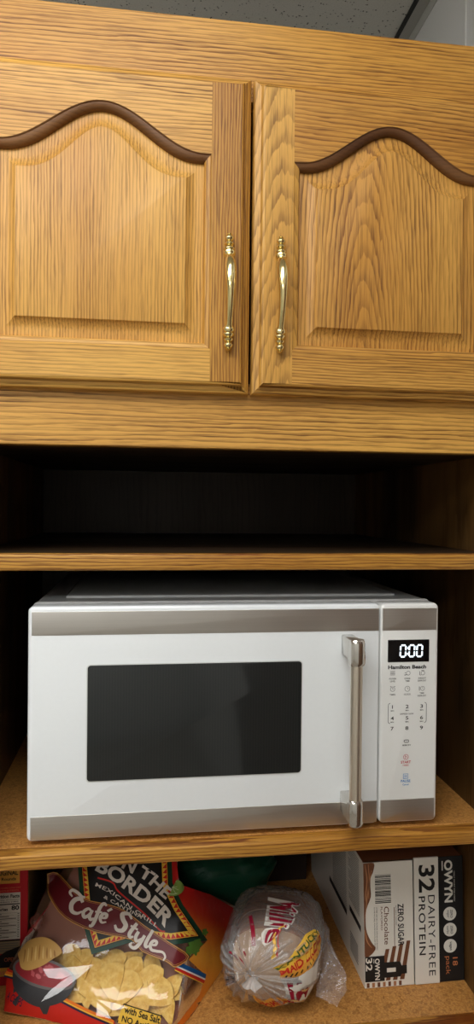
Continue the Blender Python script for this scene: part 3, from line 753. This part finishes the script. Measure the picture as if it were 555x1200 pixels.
# sawtooth of red triangles on the yellow strip
I0, I1 = inset(dia, .0064), inset(dia, .0120)
for i in range(len(dia)):
    a0, a1 = Vector(I0[i]), Vector(I0[(i+1) % len(dia)]); b0, b1 = Vector(I1[i]), Vector(I1[(i+1) % len(dia)])
    n = max(1, int((a1-a0).length/.0062))
    for k in range(n):
        p = a0.lerp(a1, k/n); q = a0.lerp(a1, (k+1)/n); r = b0.lerp(b1, (k+.5)/n)
        items.append(([tuple(p), tuple(q), tuple(r)], [(0, 1, 2)], ))
        items[-1] = ((items[-1][0], items[-1][1]), .0022, 4)
items.append((along(text2d('BORDER', .035), [(.0887, .1564), (.1124, .1462), (.1325, .1352), (.1485, .1261), (.1656, .1162), (.1816, .1036), (.1905, .0950)], .0158), .0031, 5))
items.append((along(text2d('ON THE', .035), [(.1038, .1700), (.1349, .1560), (.1541, .1492), (.1654, .1417), (.1804, .1305), (.1870, .1268)], .0138), .0031, 5))
items.append((along(text2d('MEXICAN GRILL', .015, 1.1), [(.0923, .1373), (.1142, .1293), (.1391, .1149), (.1796, .0942)], .0042), .0031, 5))
items.append((along(text2d('& CANTINA', .015, 1.1), [(.1060, .1240), (.1332, .1128), (.1590, .1030)], .0036), .0031, 5))
items.append((stroke2d([(.094, .147), (.1150, .1420), (.1251, .1318), (.1617, .1090), (.1830, .0925), (.1905, .0905)], .0018), .0029, 4))
# lime slice
lp = circle2d(.1925, .1420, .0150, .0110, 20, math.radians(-100), math.radians(85)); 
items.append((poly2d(lp), .0032, 6)); items.append((poly2d([(.1925+(x-.1925)*.82+.0002, .1420+(y-.1420)*.82) for x, y in lp]), .0034, 7)); items.append((poly2d([(.1925+(x-.1925)*.72+.0003, .1420+(y-.1420)*.72) for x, y in lp]), .0036, 6))
for aa in (-60, -20, 20, 60): items.append((stroke2d([(.1925, .1420), (.1925+.0115*math.cos(math.radians(aa)), .1420+.0085*math.sin(math.radians(aa)))], .0007, 0), .0038, 7))
printed('logo_panel', [DGREEN, BLACK, YEL, BLACK, BRED, CREAM, LIME, LIMEP], items)
# cilantro leaves beside the logo corner
lf = []
for cx, cy, r in ((.2265, .0770, .0052), (.2330, .0800, .0050), (.2230, .0725, .0045), (.2405, .0930, .0035), (.2300, .0730, .0046)):
    lf.append((poly2d([(cx+r*(1+.25*math.cos(5*t))*math.cos(t), cy+r*(1+.25*math.cos(5*t))*math.sin(t)) for t in [2*math.pi*k/25 for k in range(25)]]), .0012, 0))
printed('leaf_print', ink('bag_leaf', lin(86, 128, 52)), lf)
# maroon ribbon with script lettering
rt_ = [(.0230, .1500), (.0345, .1530), (.0554, .1390), (.0792, .1225), (.1127, .1170), (.1361, .1112), (.164, .0960), (.1989, .0790), (.2235, .0660), (.2080, .0540), (.1965, .0590), (.1647, .0680), (.150, .0795), (.102, .0855), (.0609, .0990), (.0366, .1190), (.0260, .1340)]
rs_ = smooth_line(rt_+[rt_[0]], 3)[:-1]
items = [(poly2d(rs_, FG), .0042, 1), (poly2d(inset(rs_, .0010), FG), .0046, 0), (poly2d(inset(rs_, .0020), FG), .0050, 1), (poly2d(inset(rs_, .0024), FG), .0054, 0)]
SCR = [([(.15, 1.45), (-.25, 1.75), (-.1, 2.1), (.5, 2.05), (1.0, 1.85), (1.35, 1.95)], (.16, .34, .2)), ([(1.35, 1.35), (1.0, 1.6), (.55, 1.3), (.4, .7), (.7, .12), (1.25, .1), (1.65, .5)], (.3, .46, .14)),
       ([(2.45, .92), (2.1, .98), (1.8, .5), (2.05, .06), (2.4, .4), (2.55, .95)], (.2, .34, .22)), ([(2.58, 1.0), (2.5, .35), (2.75, .05), (2.95, .3)], (.3, .34, .14)),
       ([(3.75, 1.75), (3.5, 1.95), (3.25, 1.4), (3.15, .2), (3.0, -.5), (2.75, -.55)], (.16, .36, .2)), ([(2.9, .95), (3.55, 1.02)], .2),
       ([(3.6, .45), (4.0, .62), (4.0, .95), (3.7, .9), (3.55, .45), (3.8, .05), (4.2, .25)], (.18, .32, .14)), ([(3.95, 1.3), (4.25, 1.7)], .22),
       ([(6.15, 1.65), (5.75, 1.95), (5.3, 1.65), (5.5, 1.2), (5.95, .8), (5.9, .2), (5.4, 0), (5.05, .35)], (.2, .44, .22)),
       ([(6.75, 1.6), (6.6, .4), (6.8, .06), (7.05, .3)], (.3, .34, .14)), ([(6.35, 1.05), (7.1, 1.1)], .2),
       ([(7.25, 1.0), (7.25, .4), (7.5, .1), (7.85, .6)], (.3, .32, .18)), ([(7.95, 1.0), (7.85, .0), (7.6, -.6), (7.15, -.6), (7.2, -.25)], (.3, .32, .14)),
       ([(8.5, 1.85), (8.35, .5), (8.5, .06), (8.75, .3)], (.3, .34, .14)),
       ([(8.85, .45), (9.25, .62), (9.25, .95), (8.95, .9), (8.8, .45), (9.05, .05), (9.5, .1), (10.1, .25), (10.45, -.05), (10.4, -.45)], (.2, .3, .12))]
BASEL = [(.0565, .1095), (.0907, .0990), (.1101, .0955), (.1287, .0898), (.1405, .0850), (.1593, .0762), (.1717, .0715), (.1940, .0645)]
for pts, wd in SCR:
    items.append((along(stroke2d([(x+.2, y) for x, y in pts], wd), BASEL, .0108, 10.6), .0060, 2))
printed('ribbon_print', [MAROON, GOLD, CREAM], items)
# blue, white and red corner stripes
printed('corner_stripes', [BLUE, WHITE, BRED, YEL], [(poly2d([(.2127, .0597), (.2452, .0500), (.2445, .0455), (.2095, .0560)], FG), .0008, 0), (poly2d([(.2095, .0560), (.2445, .0455), (.2440, .0440), (.2085, .0546)], FG), .0008, 1), (poly2d([(.2085, .0546), (.2440, .0440), (.2430, .0405), (.2070, .0522)], FG), .0008, 2), (poly2d([(.2070, .0522), (.2430, .0405), (.2428, .0396), (.2066, .0512)], FG), .0008, 3)])
# printed picture: salsa bowl with a dipped chip
el = lambda cx, cy, rx, ry, rot=-.18, n=32: [(cx+rx*math.cos(t)*math.cos(rot)-ry*math.sin(t)*math.sin(rot), cy+rx*math.cos(t)*math.sin(rot)+ry*math.sin(t)*math.cos(rot)) for t in [2*math.pi*k/n for k in range(n)]]
BOWL = ink('bag_bowl_grey', lin(58, 58, 60)); RIM = ink('bag_rim_grey', lin(104, 98, 96)); SALSA = ink('bag_salsa', lin(150, 46, 52)); SALSA2 = ink('bag_salsa_light', lin(196, 92, 96)); CHP = ink('bag_chip', lin(210, 164, 92)); CHP2 = ink('bag_chip_light', lin(230, 196, 128))
body = smooth_line([(.0030, .0500), (.0055, .0350), (.0110, .0240), (.0260, .0130), (.0440, .0070), (.0600, .0085), (.0760, .0140), (.0850, .0240), (.0880, .0340)], 5)
items = [(poly2d(body+[(.0450, .0460)], FG), .0012, 0), (poly2d([(.0105, .0240), (.0130, .0085), (.0175, .0060), (.0215, .0160)]), .0012, 0), (poly2d([(.0460, .0080), (.0520, -.0020+.0025), (.0570, .0005), (.0600, .0090)]), .0012, 0),
         (poly2d(el(.0455, .0400, .0435, .0150), FG), .0016, 1), (poly2d(el(.0455, .0400, .0395, .0122), FG), .0020, 2)]
random.seed(11)
for k in range(26):
    t = random.uniform(0, 6.28); r = math.sqrt(random.random())*.85
    cx = .0455+.036*r*math.cos(t); cy = .0400+.0105*r*math.sin(t)-.18*(cx-.0455)
    items.append((poly2d(el(cx, cy, random.uniform(.002, .0045), random.uniform(.0014, .0026), random.uniform(-1, 1), 9)), .0024+k*.00002, random.choice((3, 3, 2))))
chipo = smooth_line([(.0050, .0595), (.0152, .0725), (.0360, .0775), (.0536, .0725), (.0650, .0625), (.0540, .0540), (.0430, .0470), (.0281, .0420), (.0167, .0440), (.0110, .0520)], 4)
items.append((poly2d(chipo, FG), .0032, 4))
for k in range(9):
    x = .0150+k*.0050; items.append((stroke2d([(x, .0690-.0012*abs(k-4)), (x+.0015, .0600), (x+.003, .0500+.0008*k)], (.0006, .0022, .0006)), .0034, 5 if k % 2 else 6))
printed('bowl_picture', [BOWL, RIM, SALSA, SALSA2, CHP, CHP2, ink('bag_chip_dark', lin(176, 124, 62))], items)
# yellow sea salt label
lb = [(.1498, .0154), (.1963, .0064), (.1925, -.0114), (.1436, -.0029)]
items = [(poly2d(lb, FG), .0012, 0), (strip([lb[0], lb[1]], -.0011, 0), .0016, 1), (strip([lb[1], lb[2]], -.0011, 0), .0016, 1), (strip([lb[3], lb[0]], -.0011, 0), .0016, 1),
         (along(text2d('with Sea Salt', .02), [(.1512, .0070), (.1940, -.0012)], .0062), .0018, 1), (along(text2d('NO Artificial', .02), [(.1490, -.0015), (.1925, -.0098)], .0058), .0018, 1)]
printed('salt_label', [YEL, BLACK], items)
# crumpled corner of film standing out at the left edge, and glare creases over the window film
m = MB(); c0 = O+U*.0225+Vv*.0945+N*.016
rg = []
for i in range(5):
    r = (.0, .005, .0085, .0095, .008)[i]
    rg.append([c0+U*((r+.0015*math.sin(k*2.1))*math.cos(2*math.pi*k/14))*.9+Vv*((r+.0012*math.cos(k*1.7))*math.sin(2*math.pi*k/14))+N*(.010-.003*i+.001*math.sin(k*2.4)) for k in range(14)])
m.loft(rg, True); m.build('film_corner', film('pink_film', .30, (.9, .75, .72), .12, 120, .6, lin(190, 120, 110)), bag, smooth=70)
# film creases added for glare, angled to mirror the lamp into the camera
CRM = film('glare_crease_film', .04, (1, 1, 1), .05, 55, .10, gloss=1.25)
LAMPC = Vector((-.42, -.78, CEIL_Z-.08))
for P2 in ([(.0472, .0433), (.0760, .0470), (.1066, .0516), (.0725, .0345), (.0560, .0350)], [(.0528, .0111), (.0610, .0235), (.0800, .0390), (.1066, .0516), (.0860, .0330), (.0680, .0185)], [(.1184, .0170), (.1400, .0150), (.1566, .0116), (.1400, .0075)], [(.1184, .0150), (.1330, .0060), (.1380, -.0003), (.1200, .0020)]):
    P2 = [(a-.0, b) for a, b in P2]
    ce = sum((Vector(bagf(a, b, .008)) for a, b in P2), Vector())/len(P2)
    hn = ((EYE-ce).normalized()+(LAMPC-ce).normalized()).normalized()
    m = MB(); sh = poly2d(P2, .006); vs = []
    for a, b in sh[0]:
        q = O+U*a+Vv*b+N*.034; t = (ce-q).dot(hn)/N.dot(hn)
        vs.append(q+N*(t+.0006*mnoise.noise(Vector((a*60, b*60, 9)))))
    m.add(vs, sh[1]); m.build('glare_crease', CRM, bag, smooth=80)
# ---- real chips behind the window film
def chip_mesh(seed):
    random.seed(seed); m = MB(); s = .036*random.uniform(.9, 1.12); nr = 7; rings = []
    k = random.uniform(9, 16); k2 = random.uniform(-9, 9)
    for i in range(nr+1):
        f = i/nr; row = []
        for j in range(nr+1):
            u = j/nr; row.append((u, f))
        rings.append(row)
    def P(u, f, top):
        # rounded triangle: width grows with f
        w = s*(.12+.95*f)*(1-.25*f*f*f); x = (u-.5)*w; y = (f-.6)*s*.98-.006*(abs(u-.5)*2)**2*f
        z = k*x*x*.5+k2*y*y*.4+.0012*mnoise.noise(Vector((x*90, y*90, seed)))+.0008*mnoise.noise(Vector((x*220, y*220, seed)))
        return (x, y, z+(.0008 if top else -.0008))
    n = nr+1; top = [P(u, f, 1) for r in rings for u, f in r]; bot = [P(u, f, 0) for r in rings for u, f in r]
    q = [(i*n+j, i*n+j+1, (i+1)*n+j+1, (i+1)*n+j) for i in range(nr) for j in range(nr)]
    m.add(top, q); m.add(bot, [tuple(reversed(f)) for f in q])
    per = [j for j in range(n)]+[i*n+nr for i in range(1, n)]+[nr*n+j for j in range(nr-1, -1, -1)]+[i*n for i in range(nr-1, 0, -1)]
    o = n*n
    for a, b2 in zip(per, per[1:]+per[:1]): m.f.append((a, b2, b2+o, a+o)); m.mi.append(0)
    return m
gc = G('corn_chip'); co = gc.n('ShaderNodeTexCoord').outputs['Object']
n1 = gc.noise(co, 160, 3); n2 = gc.noise(co, 700, 2)
cc = gc.mix(gc.ramp(n1, [(.35, 0), (.65, 1)]), lin(242, 208, 112), lin(226, 178, 74)); cc = gc.mix(gc.m_('MULTIPLY', gc.ramp(n2, [(.6, 0), (.75, 1)]), .5), cc, lin(186, 130, 58))
CHIPM = gc.done(gc.bsdf(Base_Color=cc, Roughness=.6, Normal=gc.bump(n1, .3, .0015)))
protos = [chip_mesh(40+i) for i in range(5)]
CH = [(.1285, .0400, 14, 20, 1.5), (.1500, .0330, 13, -25, 1.55), (.1180, .0230, 12, 40, 1.3), (.1790, .0420, 12, 10, 1.45), (.1920, .0280, 13, -60, 1.3), (.1665, .0220, 14, 170, 1.25),
      (.2010, .0300, 5, 70, .9), (.1000, .0340, 10, 130, 1.1), (.1050, .0480, 8, -40, 1.2), (.0900, .0560, 8, 15, 1.2), (.0780, .0500, 7, 80, 1.0), (.1300, .0590, 6, -10, 1.1), (.1550, .0500, 8, 30, 1.2),
      (.1750, .0560, 6, -30, 1.1), (.1010, .0230, 6, 10, .95), (.1400, .0140, 10, 75, 1.1), (.0880, .0230, 8, -70, 1.0), (.2010, .0140, 9, 20, .9), (.1120, .0600, 4, 60, 1.0), (.0720, .0620, 4, -15, 1.1), (.2050, .0380, 7, 140, .9),
      (.1480, .0600, 3, 120, 1.0), (.0930, .0430, 4, -100, 1.0), (.1250, .0130, 6, -150, 1.0), (.1850, .0130, 6, 100, 1.0), (.1350, .0280, 5, 60, 1.2), (.1600, .0380, 4, -80, 1.2), (.0620, .0550, 3, 30, .9), (.2080, .0320, 2, -20, .8)]
meshes = []
for i, (a, b_, o_, rot, sc) in enumerate(CH):
    if i < 5:
        ob = protos[i].build('tortilla_chip', CHIPM, loc=(0, 0, 0), smooth=60); meshes.append(ob)
    else:
        ob = meshes[i % 5].copy(); C.objects.link(ob)
    random.seed(i*3+1)
    R = Matrix((U, Vv, N)).transposed() @ Matrix.Rotation(math.radians(rot), 3, 'Z') @ Matrix.Rotation(random.uniform(-.22, .22), 3, 'X') @ Matrix.Rotation(random.uniform(-.25, .25), 3, 'Y')
    hmax = hgt(a, b_)-.006
    p = O+U*a+Vv*b_+N*max(.002, min(hmax, o_*.001))
    ob.matrix_world = Matrix.Translation(p) @ (R.to_4x4() @ Matrix.Scale(sc*.8, 4))
    ob['base'] = list(p); tag(ob, 'loose yellow corn tortilla chip behind the clear window of the bag', 'tortilla chip', 'tortilla chips in the bag')

# ------------------------------------------------------------------ loaf of bread in its bag
BA = math.radians(17); BAX = Vector((math.sin(BA), math.cos(BA), 0)); BSX = Vector((math.cos(BA), -math.sin(BA), 0)); BO = Vector((.1530, .030, -.6215)); ZU = Vector((0, 0, 1))
HW, HH = .0620, .0540
brd = thing('bread_bag', BO+BAX*.1, 'clear printed bread bag twisted shut at the front holding a sliced loaf', 'bread bag')
def breadf(phi, s, off):
    """phi in degrees (0 = right, 90 = top), s = metres back from the twist"""
    t = math.radians(phi); k = 1-math.exp(-max(0, s)/.017)
    back = 1 if s < .125 else math.sqrt(max(0, 1-((s-.125)/.045)**2))
    pw = .72
    cx = math.copysign(abs(math.cos(t))**pw, math.cos(t)); cz = math.copysign(abs(math.sin(t))**pw, math.sin(t))
    kk_ = (.07+.93*k)*(.25+.75*back)
    pleat = (.0036*math.exp(-s/.03)*math.sin(13*t+2*math.sin(3*t))+.0020*math.exp(-s/.022)*math.sin(29*t+3*math.sin(2*t))+.0016*mnoise.noise(Vector((cx*5+3, cz*5, s*40)))+.0010*mnoise.noise(Vector((cx*14, cz*14, s*110))))*(.3+k)
    w_ = HW*kk_+pleat+off; h_ = HH*kk_+pleat+off
    c = BO+BAX*(.85*s-.012)+ZU*(HH+.0015)+BSX*(-.022*math.exp(-s/.03))+ZU*(.012*math.exp(-s/.02))-BAX*(off*1.5*math.exp(-max(0, s)/.02))
    p = c+BSX*(cx*w_)+ZU*(cz*h_)
    if p.z < -.6214: p.z = -.6214+max(0, off)*.3
    return p
bfilm = film('bread_bag_film', .16, (.97, .96, .95), .07, 75, .8, gloss=1.5)
m = MB(); NS, NP = 40, 120
ss = [.0, .001, .002, .004, .006, .009, .012, .016, .02, .025, .03, .036, .043, .05, .06, .07, .08, .09, .1, .11, .12, .13, .14, .148, .155, .161, .165, .168, .1695]
NP = 200
m.loft([[breadf(360*k/NP, s, 0) for k in range(NP)] for s in ss], True, False, True)
film_o = m.build('bag_film', bfilm, brd, smooth=80)
# twisted neck and the fanned tail
m = MB(); rings = []
for i in range(9):
    s = i/8; r = .0042-.0008*math.sin(math.pi*s)+.006*s**3
    c = breadf(0, 0, 0); c = (breadf(0, 0, 0)+breadf(180, 0, 0))*.5
    c = c-BAX*(.012*s)+BSX*(.004*s)-ZU*(.004*s*s)
    rings.append([c+BSX*(r*(1+.3*math.sin(5*a+3*s))*math.cos(a))+ZU*(r*(1+.3*math.cos(4*a+4*s))*math.sin(a)) for a in [2*math.pi*k/24 for k in range(24)]])
m.loft(rings, True); m.build('twisted_neck', film('neck_film', .4, (1, 1, 1), .1, 150, .6), brd, smooth=70)
m = MB(); rows = []
for i in range(12):
    u = i/11; row = []
    for j in range(14):
        v = j/13
        st_ = BO+BSX*(.054)+BAX*(.03+.075*v)+ZU*(.020+.055*v)
        en = BO+BSX*(.080+.012*math.sin(v*5))+BAX*(.012+.075*v)+ZU*(.022+.046*v)
        p = st_.lerp(en, u)+Vector((0, 0, 1))*.004*mnoise.noise(Vector((u*4, v*6, 2)))+BSX*.004*mnoise.noise(Vector((u*5, v*8, 7)))
        row.append(p)
    rows.append(row)
m.loft(rows, False); m.build('loose_flap', film('flap_film', .13, (.97, .96, .95), .1, 90, .6), brd, smooth=80)
# gathered folds fanning out from the twist
m = MB(); random.seed(21)
for k in range(22):
    a = 360*k/22+random.uniform(-6, 6); L1 = random.uniform(.014, .040); hh = random.uniform(.0012, .0030); rows = []
    for i in range(9):
        u = i/8; s_ = .0006+L1*u**1.5; wv = 5.0*(.35+u*.5); aa = a+random.uniform(-1.2, 1.2)+8*u*math.sin(k)
        rows.append([breadf(aa-wv, s_, .0004), breadf(aa-wv*.3, s_, hh*(1-u)**.6+.0004), breadf(aa+wv*.2, s_, hh*.8*(1-u)**.6+.0004), breadf(aa+wv, s_, .0004)])
    m.loft(rows, False)
m.build('gathered_folds', film('fold_film', .22, (1, 1, 1), .08, 120, .6, gloss=1.6), brd, smooth=50)
BPR = []
def bprint(name, mats, items):
    m = MB()
    for shape, off, mi in items: put(m, shape, breadf, off, mi)
    return m.build(name, mats, brd, smooth=70)
CRIM = ink('bread_crimson', lin(150, 30, 52), .25); BYEL = ink('bread_yellow', lin(240, 190, 70), .25); BWH = ink('bread_white', lin(232, 226, 216), .25); BGRN = ink('bread_green', lin(70, 96, 40), .25); BRD = ink('bread_red', lin(196, 46, 36), .25); BBK = ink('bread_black', lin(40, 36, 34), .25)
PH = lambda pts: [(p*1.0, s) for p, s in pts]
def gridpoly(pts, gp=4.0, gs=.004):
    vs, fs = poly2d([(p/gp, s/gs) for p, s in pts], 1.0); return [(x*gp, y*gs) for x, y in vs], fs
def ptext(st, phi0, phi1, s0, s1, bold, flip=False, rot=False):
    """lettering on the bag; rot = baseline runs along the loaf"""
    vs, fs = fit_text(st, 0, 0, 1, 1, bold); o = []
    for x, y in vs:
        if rot: o.append((phi0+(phi1-phi0)*y, s0+(s1-s0)*x))
        else: o.append((phi0+(phi1-phi0)*x, s0+(s1-s0)*y))
    return o, fs
def breadg(u, s_, off): return breadf(u*1000, s_, off)
def lerp_line(P, t):
    t = max(0, min(1, t))*(len(P)-1); i = min(int(t), len(P)-2); f = t-i
    return (P[i][0]+(P[i+1][0]-P[i][0])*f, P[i][1]+(P[i+1][1]-P[i][1])*f)
def between(shape, lowl, upl):
    """unit-square shape laid between two polylines"""
    o = []
    for x, y in shape[0]:
        a = lerp_line(lowl, x); b2 = lerp_line(upl, x); o.append((a[0]+(b2[0]-a[0])*y, a[1]+(b2[1]-a[1])*y))
    return o, shape[1]
def unit_grid(nx=16, ny=4):
    return [(i/nx, j/ny) for i in range(nx+1) for j in range(ny+1)], [(i*(ny+1)+j, (i+1)*(ny+1)+j, (i+1)*(ny+1)+j+1, i*(ny+1)+j+1) for i in range(nx) for j in range(ny)]
uf = lambda st, bold=.02: fit_text(st, 0, 0, 1, 1, bold)
K = lambda P: [(p*.001, q) for p, q in P]
m1 = []
# word along the loaf's left top
mil_lo, mil_hi = K([(93, .098), (91, .06), (88, .0174)]), K([(68, .098), (70, .06), (72, .0174)])
wide_lo, wide_hi = K([(95, .100), (93, .06), (90, .0155)]), K([(66, .100), (68, .06), (70, .0155)])
m1.append((between(uf('Millie', .05), wide_lo, wide_hi), .0004, 0)); m1.append((between(uf('Millie', .015), mil_lo, mil_hi), .0007, 1))
m = MB()
for shape, off, mi in m1: put(m, shape, breadg, off, mi)
m.build('word_print', [BWH, CRIM], brd, smooth=70); m1 = []
# upside-down letters on the right shoulder
m1.append((between(unit_grid(), K([(4, .050), (2, .030), (-6, .010)]), K([(-50, .050), (-52, .034), (-62, .020)])), .0003, 0))
m1.append((between(uf('Mi', .02), K([(-6, .0400), (-9, .0120)]), K([(-44, .0390), (-56, .0210)])), .0007, 1))
m = MB()
for shape, off, mi in m1: put(m, shape, breadg, off, mi)
m.build('letter_print', [BWH, CRIM], brd, smooth=70); m1 = []
m1.append((stroke2d(K([(108, .056), (101, .034), (94, .0124)]), .0045), .0005, 1))
for a, b2, r in ((146, .0085, .0040), (132, .0050, .0026), (124, .012, .0030), (152, .015, .0026), (112, .0085, .0022)):
    m1.append((stroke2d(K([(a-r*900, b2-.001), (a+r*900, b2+.001)]), r), .0005, 1))
for k in range(7): m1.append((stroke2d(K([(188+k*3.2, .0075), (188+k*3.2, .0190)]), .0011 if k % 3 else .0019, 0), .0005, 2))
m1.append((stroke2d(K([(182, .0060), (214, .0060)]), .0016, 0), .0005, 0)); m1.append((stroke2d(K([(182, .0205), (214, .0205)]), .0016, 0), .0005, 0))
m = MB()
for shape, off, mi in m1: put(m, shape, breadg, off, mi)
m.build('crimson_print', [BWH, CRIM, BBK], brd, smooth=70)
m = MB(); UL = K([(17, .0069), (38, .0228), (45, .0449), (36, .0664)]); LL = K([(-4, .0105), (-2, .0200), (5, .0400), (10, .0800)])
MID = [((a+c)/2, (b2+d_)/2) for (a, b2), (c, d_) in zip(UL, LL)]
put(m, between(unit_grid(), LL, UL), breadg, .0004, 0)
put(m, between(unit_grid(), LL, [((a*.45+c*.55), (b2*.45+d_*.55)) for (a, b2), (c, d_) in zip(UL, LL)]), breadg, .0006, 4)
inn = lambda A, B, t: [(a+(c-a)*t, b2+(d_-b2)*t) for (a, b2), (c, d_) in zip(A, B)]
put(m, between(uf('KENTUCKY', .02), inn(LL, UL, .62), inn(LL, UL, .88)), breadg, .0009, 1)
put(m, between(uf('MAID BREAD', .03), inn(LL, UL, .20), inn(LL, UL, .52)), breadg, .0009, 2)
for k in range(9): put(m, stroke2d([lerp_line(inn(LL, UL, .05), .1+k*.09), lerp_line(inn(LL, UL, .13), .1+k*.09)], .0011, 0), breadg, .0009, 3)
put(m, stroke2d(K([(46, .009), (60, .0115), (78, .0210), (80, .0340), (72, .0440)]), .0026), breadg, .0005, 0)
put(m, stroke2d(K([(44, .0105), (58, .0135), (74, .0225), (77, .0330)]), .0009), breadg, .0008, 2)
put(m, between(unit_grid(), K([(-95, .0120), (-70, .0150), (-42, .0170)]), K([(-92, .0270), (-72, .0290), (-55, .0290)])), breadg, .0004, 4)
put(m, between(uf('HOMESTYLE', .03), K([(-92, .0150), (-70, .0175), (-46, .0190)]), K([(-91, .0240), (-71, .0260), (-54, .0270)])), breadg, .0007, 2)
m.build('oval_print', [BYEL, BGRN, BRD, BBK, ink('bread_orange', lin(230, 160, 62), .25)], brd, smooth=70)
# the slices inside
crust = plain('bread_crust', lin(150, 92, 44), .7, bump=.1, bscale=300); crumb = plain('bread_crumb', lin(216, 178, 136), .8, bump=.3, bscale=500)
def slice_mesh():
    m = MB(); n = 40
    def ring(r, y):
        o = []
        for k in range(n):
            t = 2*math.pi*k/n; cx = math.copysign(abs(math.cos(t))**.72, math.cos(t)); cz = math.copysign(abs(math.sin(t))**.72, math.sin(t))
            x = cx*(.0490-r)*(1.0+.03*max(0, cz)); z = cz*(.0455-r)+.0455
            o.append((x, y, z))
        return o
    m.loft([ring(.0012, 0), ring(0, .0012), ring(0, .0118), ring(.0012, .013)], True, False, False, 0)
    m.loft([ring(.0045, -.0002), ring(.0012, 0)], True, True, False, 1); m.loft([ring(.0012, .013), ring(.0045, .0132)], True, False, True, 1)
    return m
first = None
NSL = 6
for i in range(NSL):
    if first is None: ob = slice_mesh().build('bread_slice', [crust, crumb], loc=(0, 0, 0), smooth=50); first = ob
    else: ob = first.copy(); C.objects.link(ob)
    p = BO+BAX*(.024+i*.0137)+ZU*(.0095+.0008*math.sin(i*2.3))+BSX*(.0012*math.sin(i*1.7))
    ob.matrix_world = Matrix.Translation(p) @ Matrix.Rotation(-BA, 4, 'Z')
    ob['base'] = list(p)
    tag(ob, 'front slice of the loaf inside the clear bread bag, facing out' if i == 0 else 'slice of bread behind the front slice in the clear bread bag', 'bread slice', 'bread slices in the bag')

# ------------------------------------------------------------------ dark things at the back of the lower bay
gb_ = thing('green_bag', (.11, .24, -.6215), 'crumpled dark green plastic bag behind the tortilla chip bag', 'bag')
m = MB(); random.seed(5)
rows = []
for i in range(30):
    v = i/29; row = []
    for j in range(60):
        a = 2*math.pi*j/60
        r = math.sin(math.pi*min(.999, max(.001, .06+.9*v)))**.45
        if i == 0 or i == 29: r *= .3
        x = .10*r*math.cos(a); y = .045*r*math.sin(a)
        z = -.6212+.155*v
        q = Vector((x*14, y*14, v*3.2)); dn = .018*mnoise.noise(q)+.014*abs(mnoise.noise(q*2.7))+.010*abs(mnoise.noise(q*6))
        p = Vector((.095+x*(1+dn*9), .245+y*(1+dn*9)+.02*v, max(-.6213, z+dn*.8)))
        row.append(p)
    rows.append(row)
m.loft(rows, True, True, True); m.build('bag_film', ink('green_plastic', lin(20, 66, 48), .3, .9, 45), gb_, smooth=80)
db = thing('dark_carton', (.22, .40, -.6218), 'dark brown carton deep in the bay behind the bread', 'box')
MB().box(.165, .272, .335, .50, -.6218, -.566, .0015).build('carton_body', card('umber', lin(44, 34, 30)), db)
MB().box(.166, .271, .334, .50, -.566, -.5635, .0006).build('carton_lid', card('dim_grey', lin(104, 96, 88)), db)
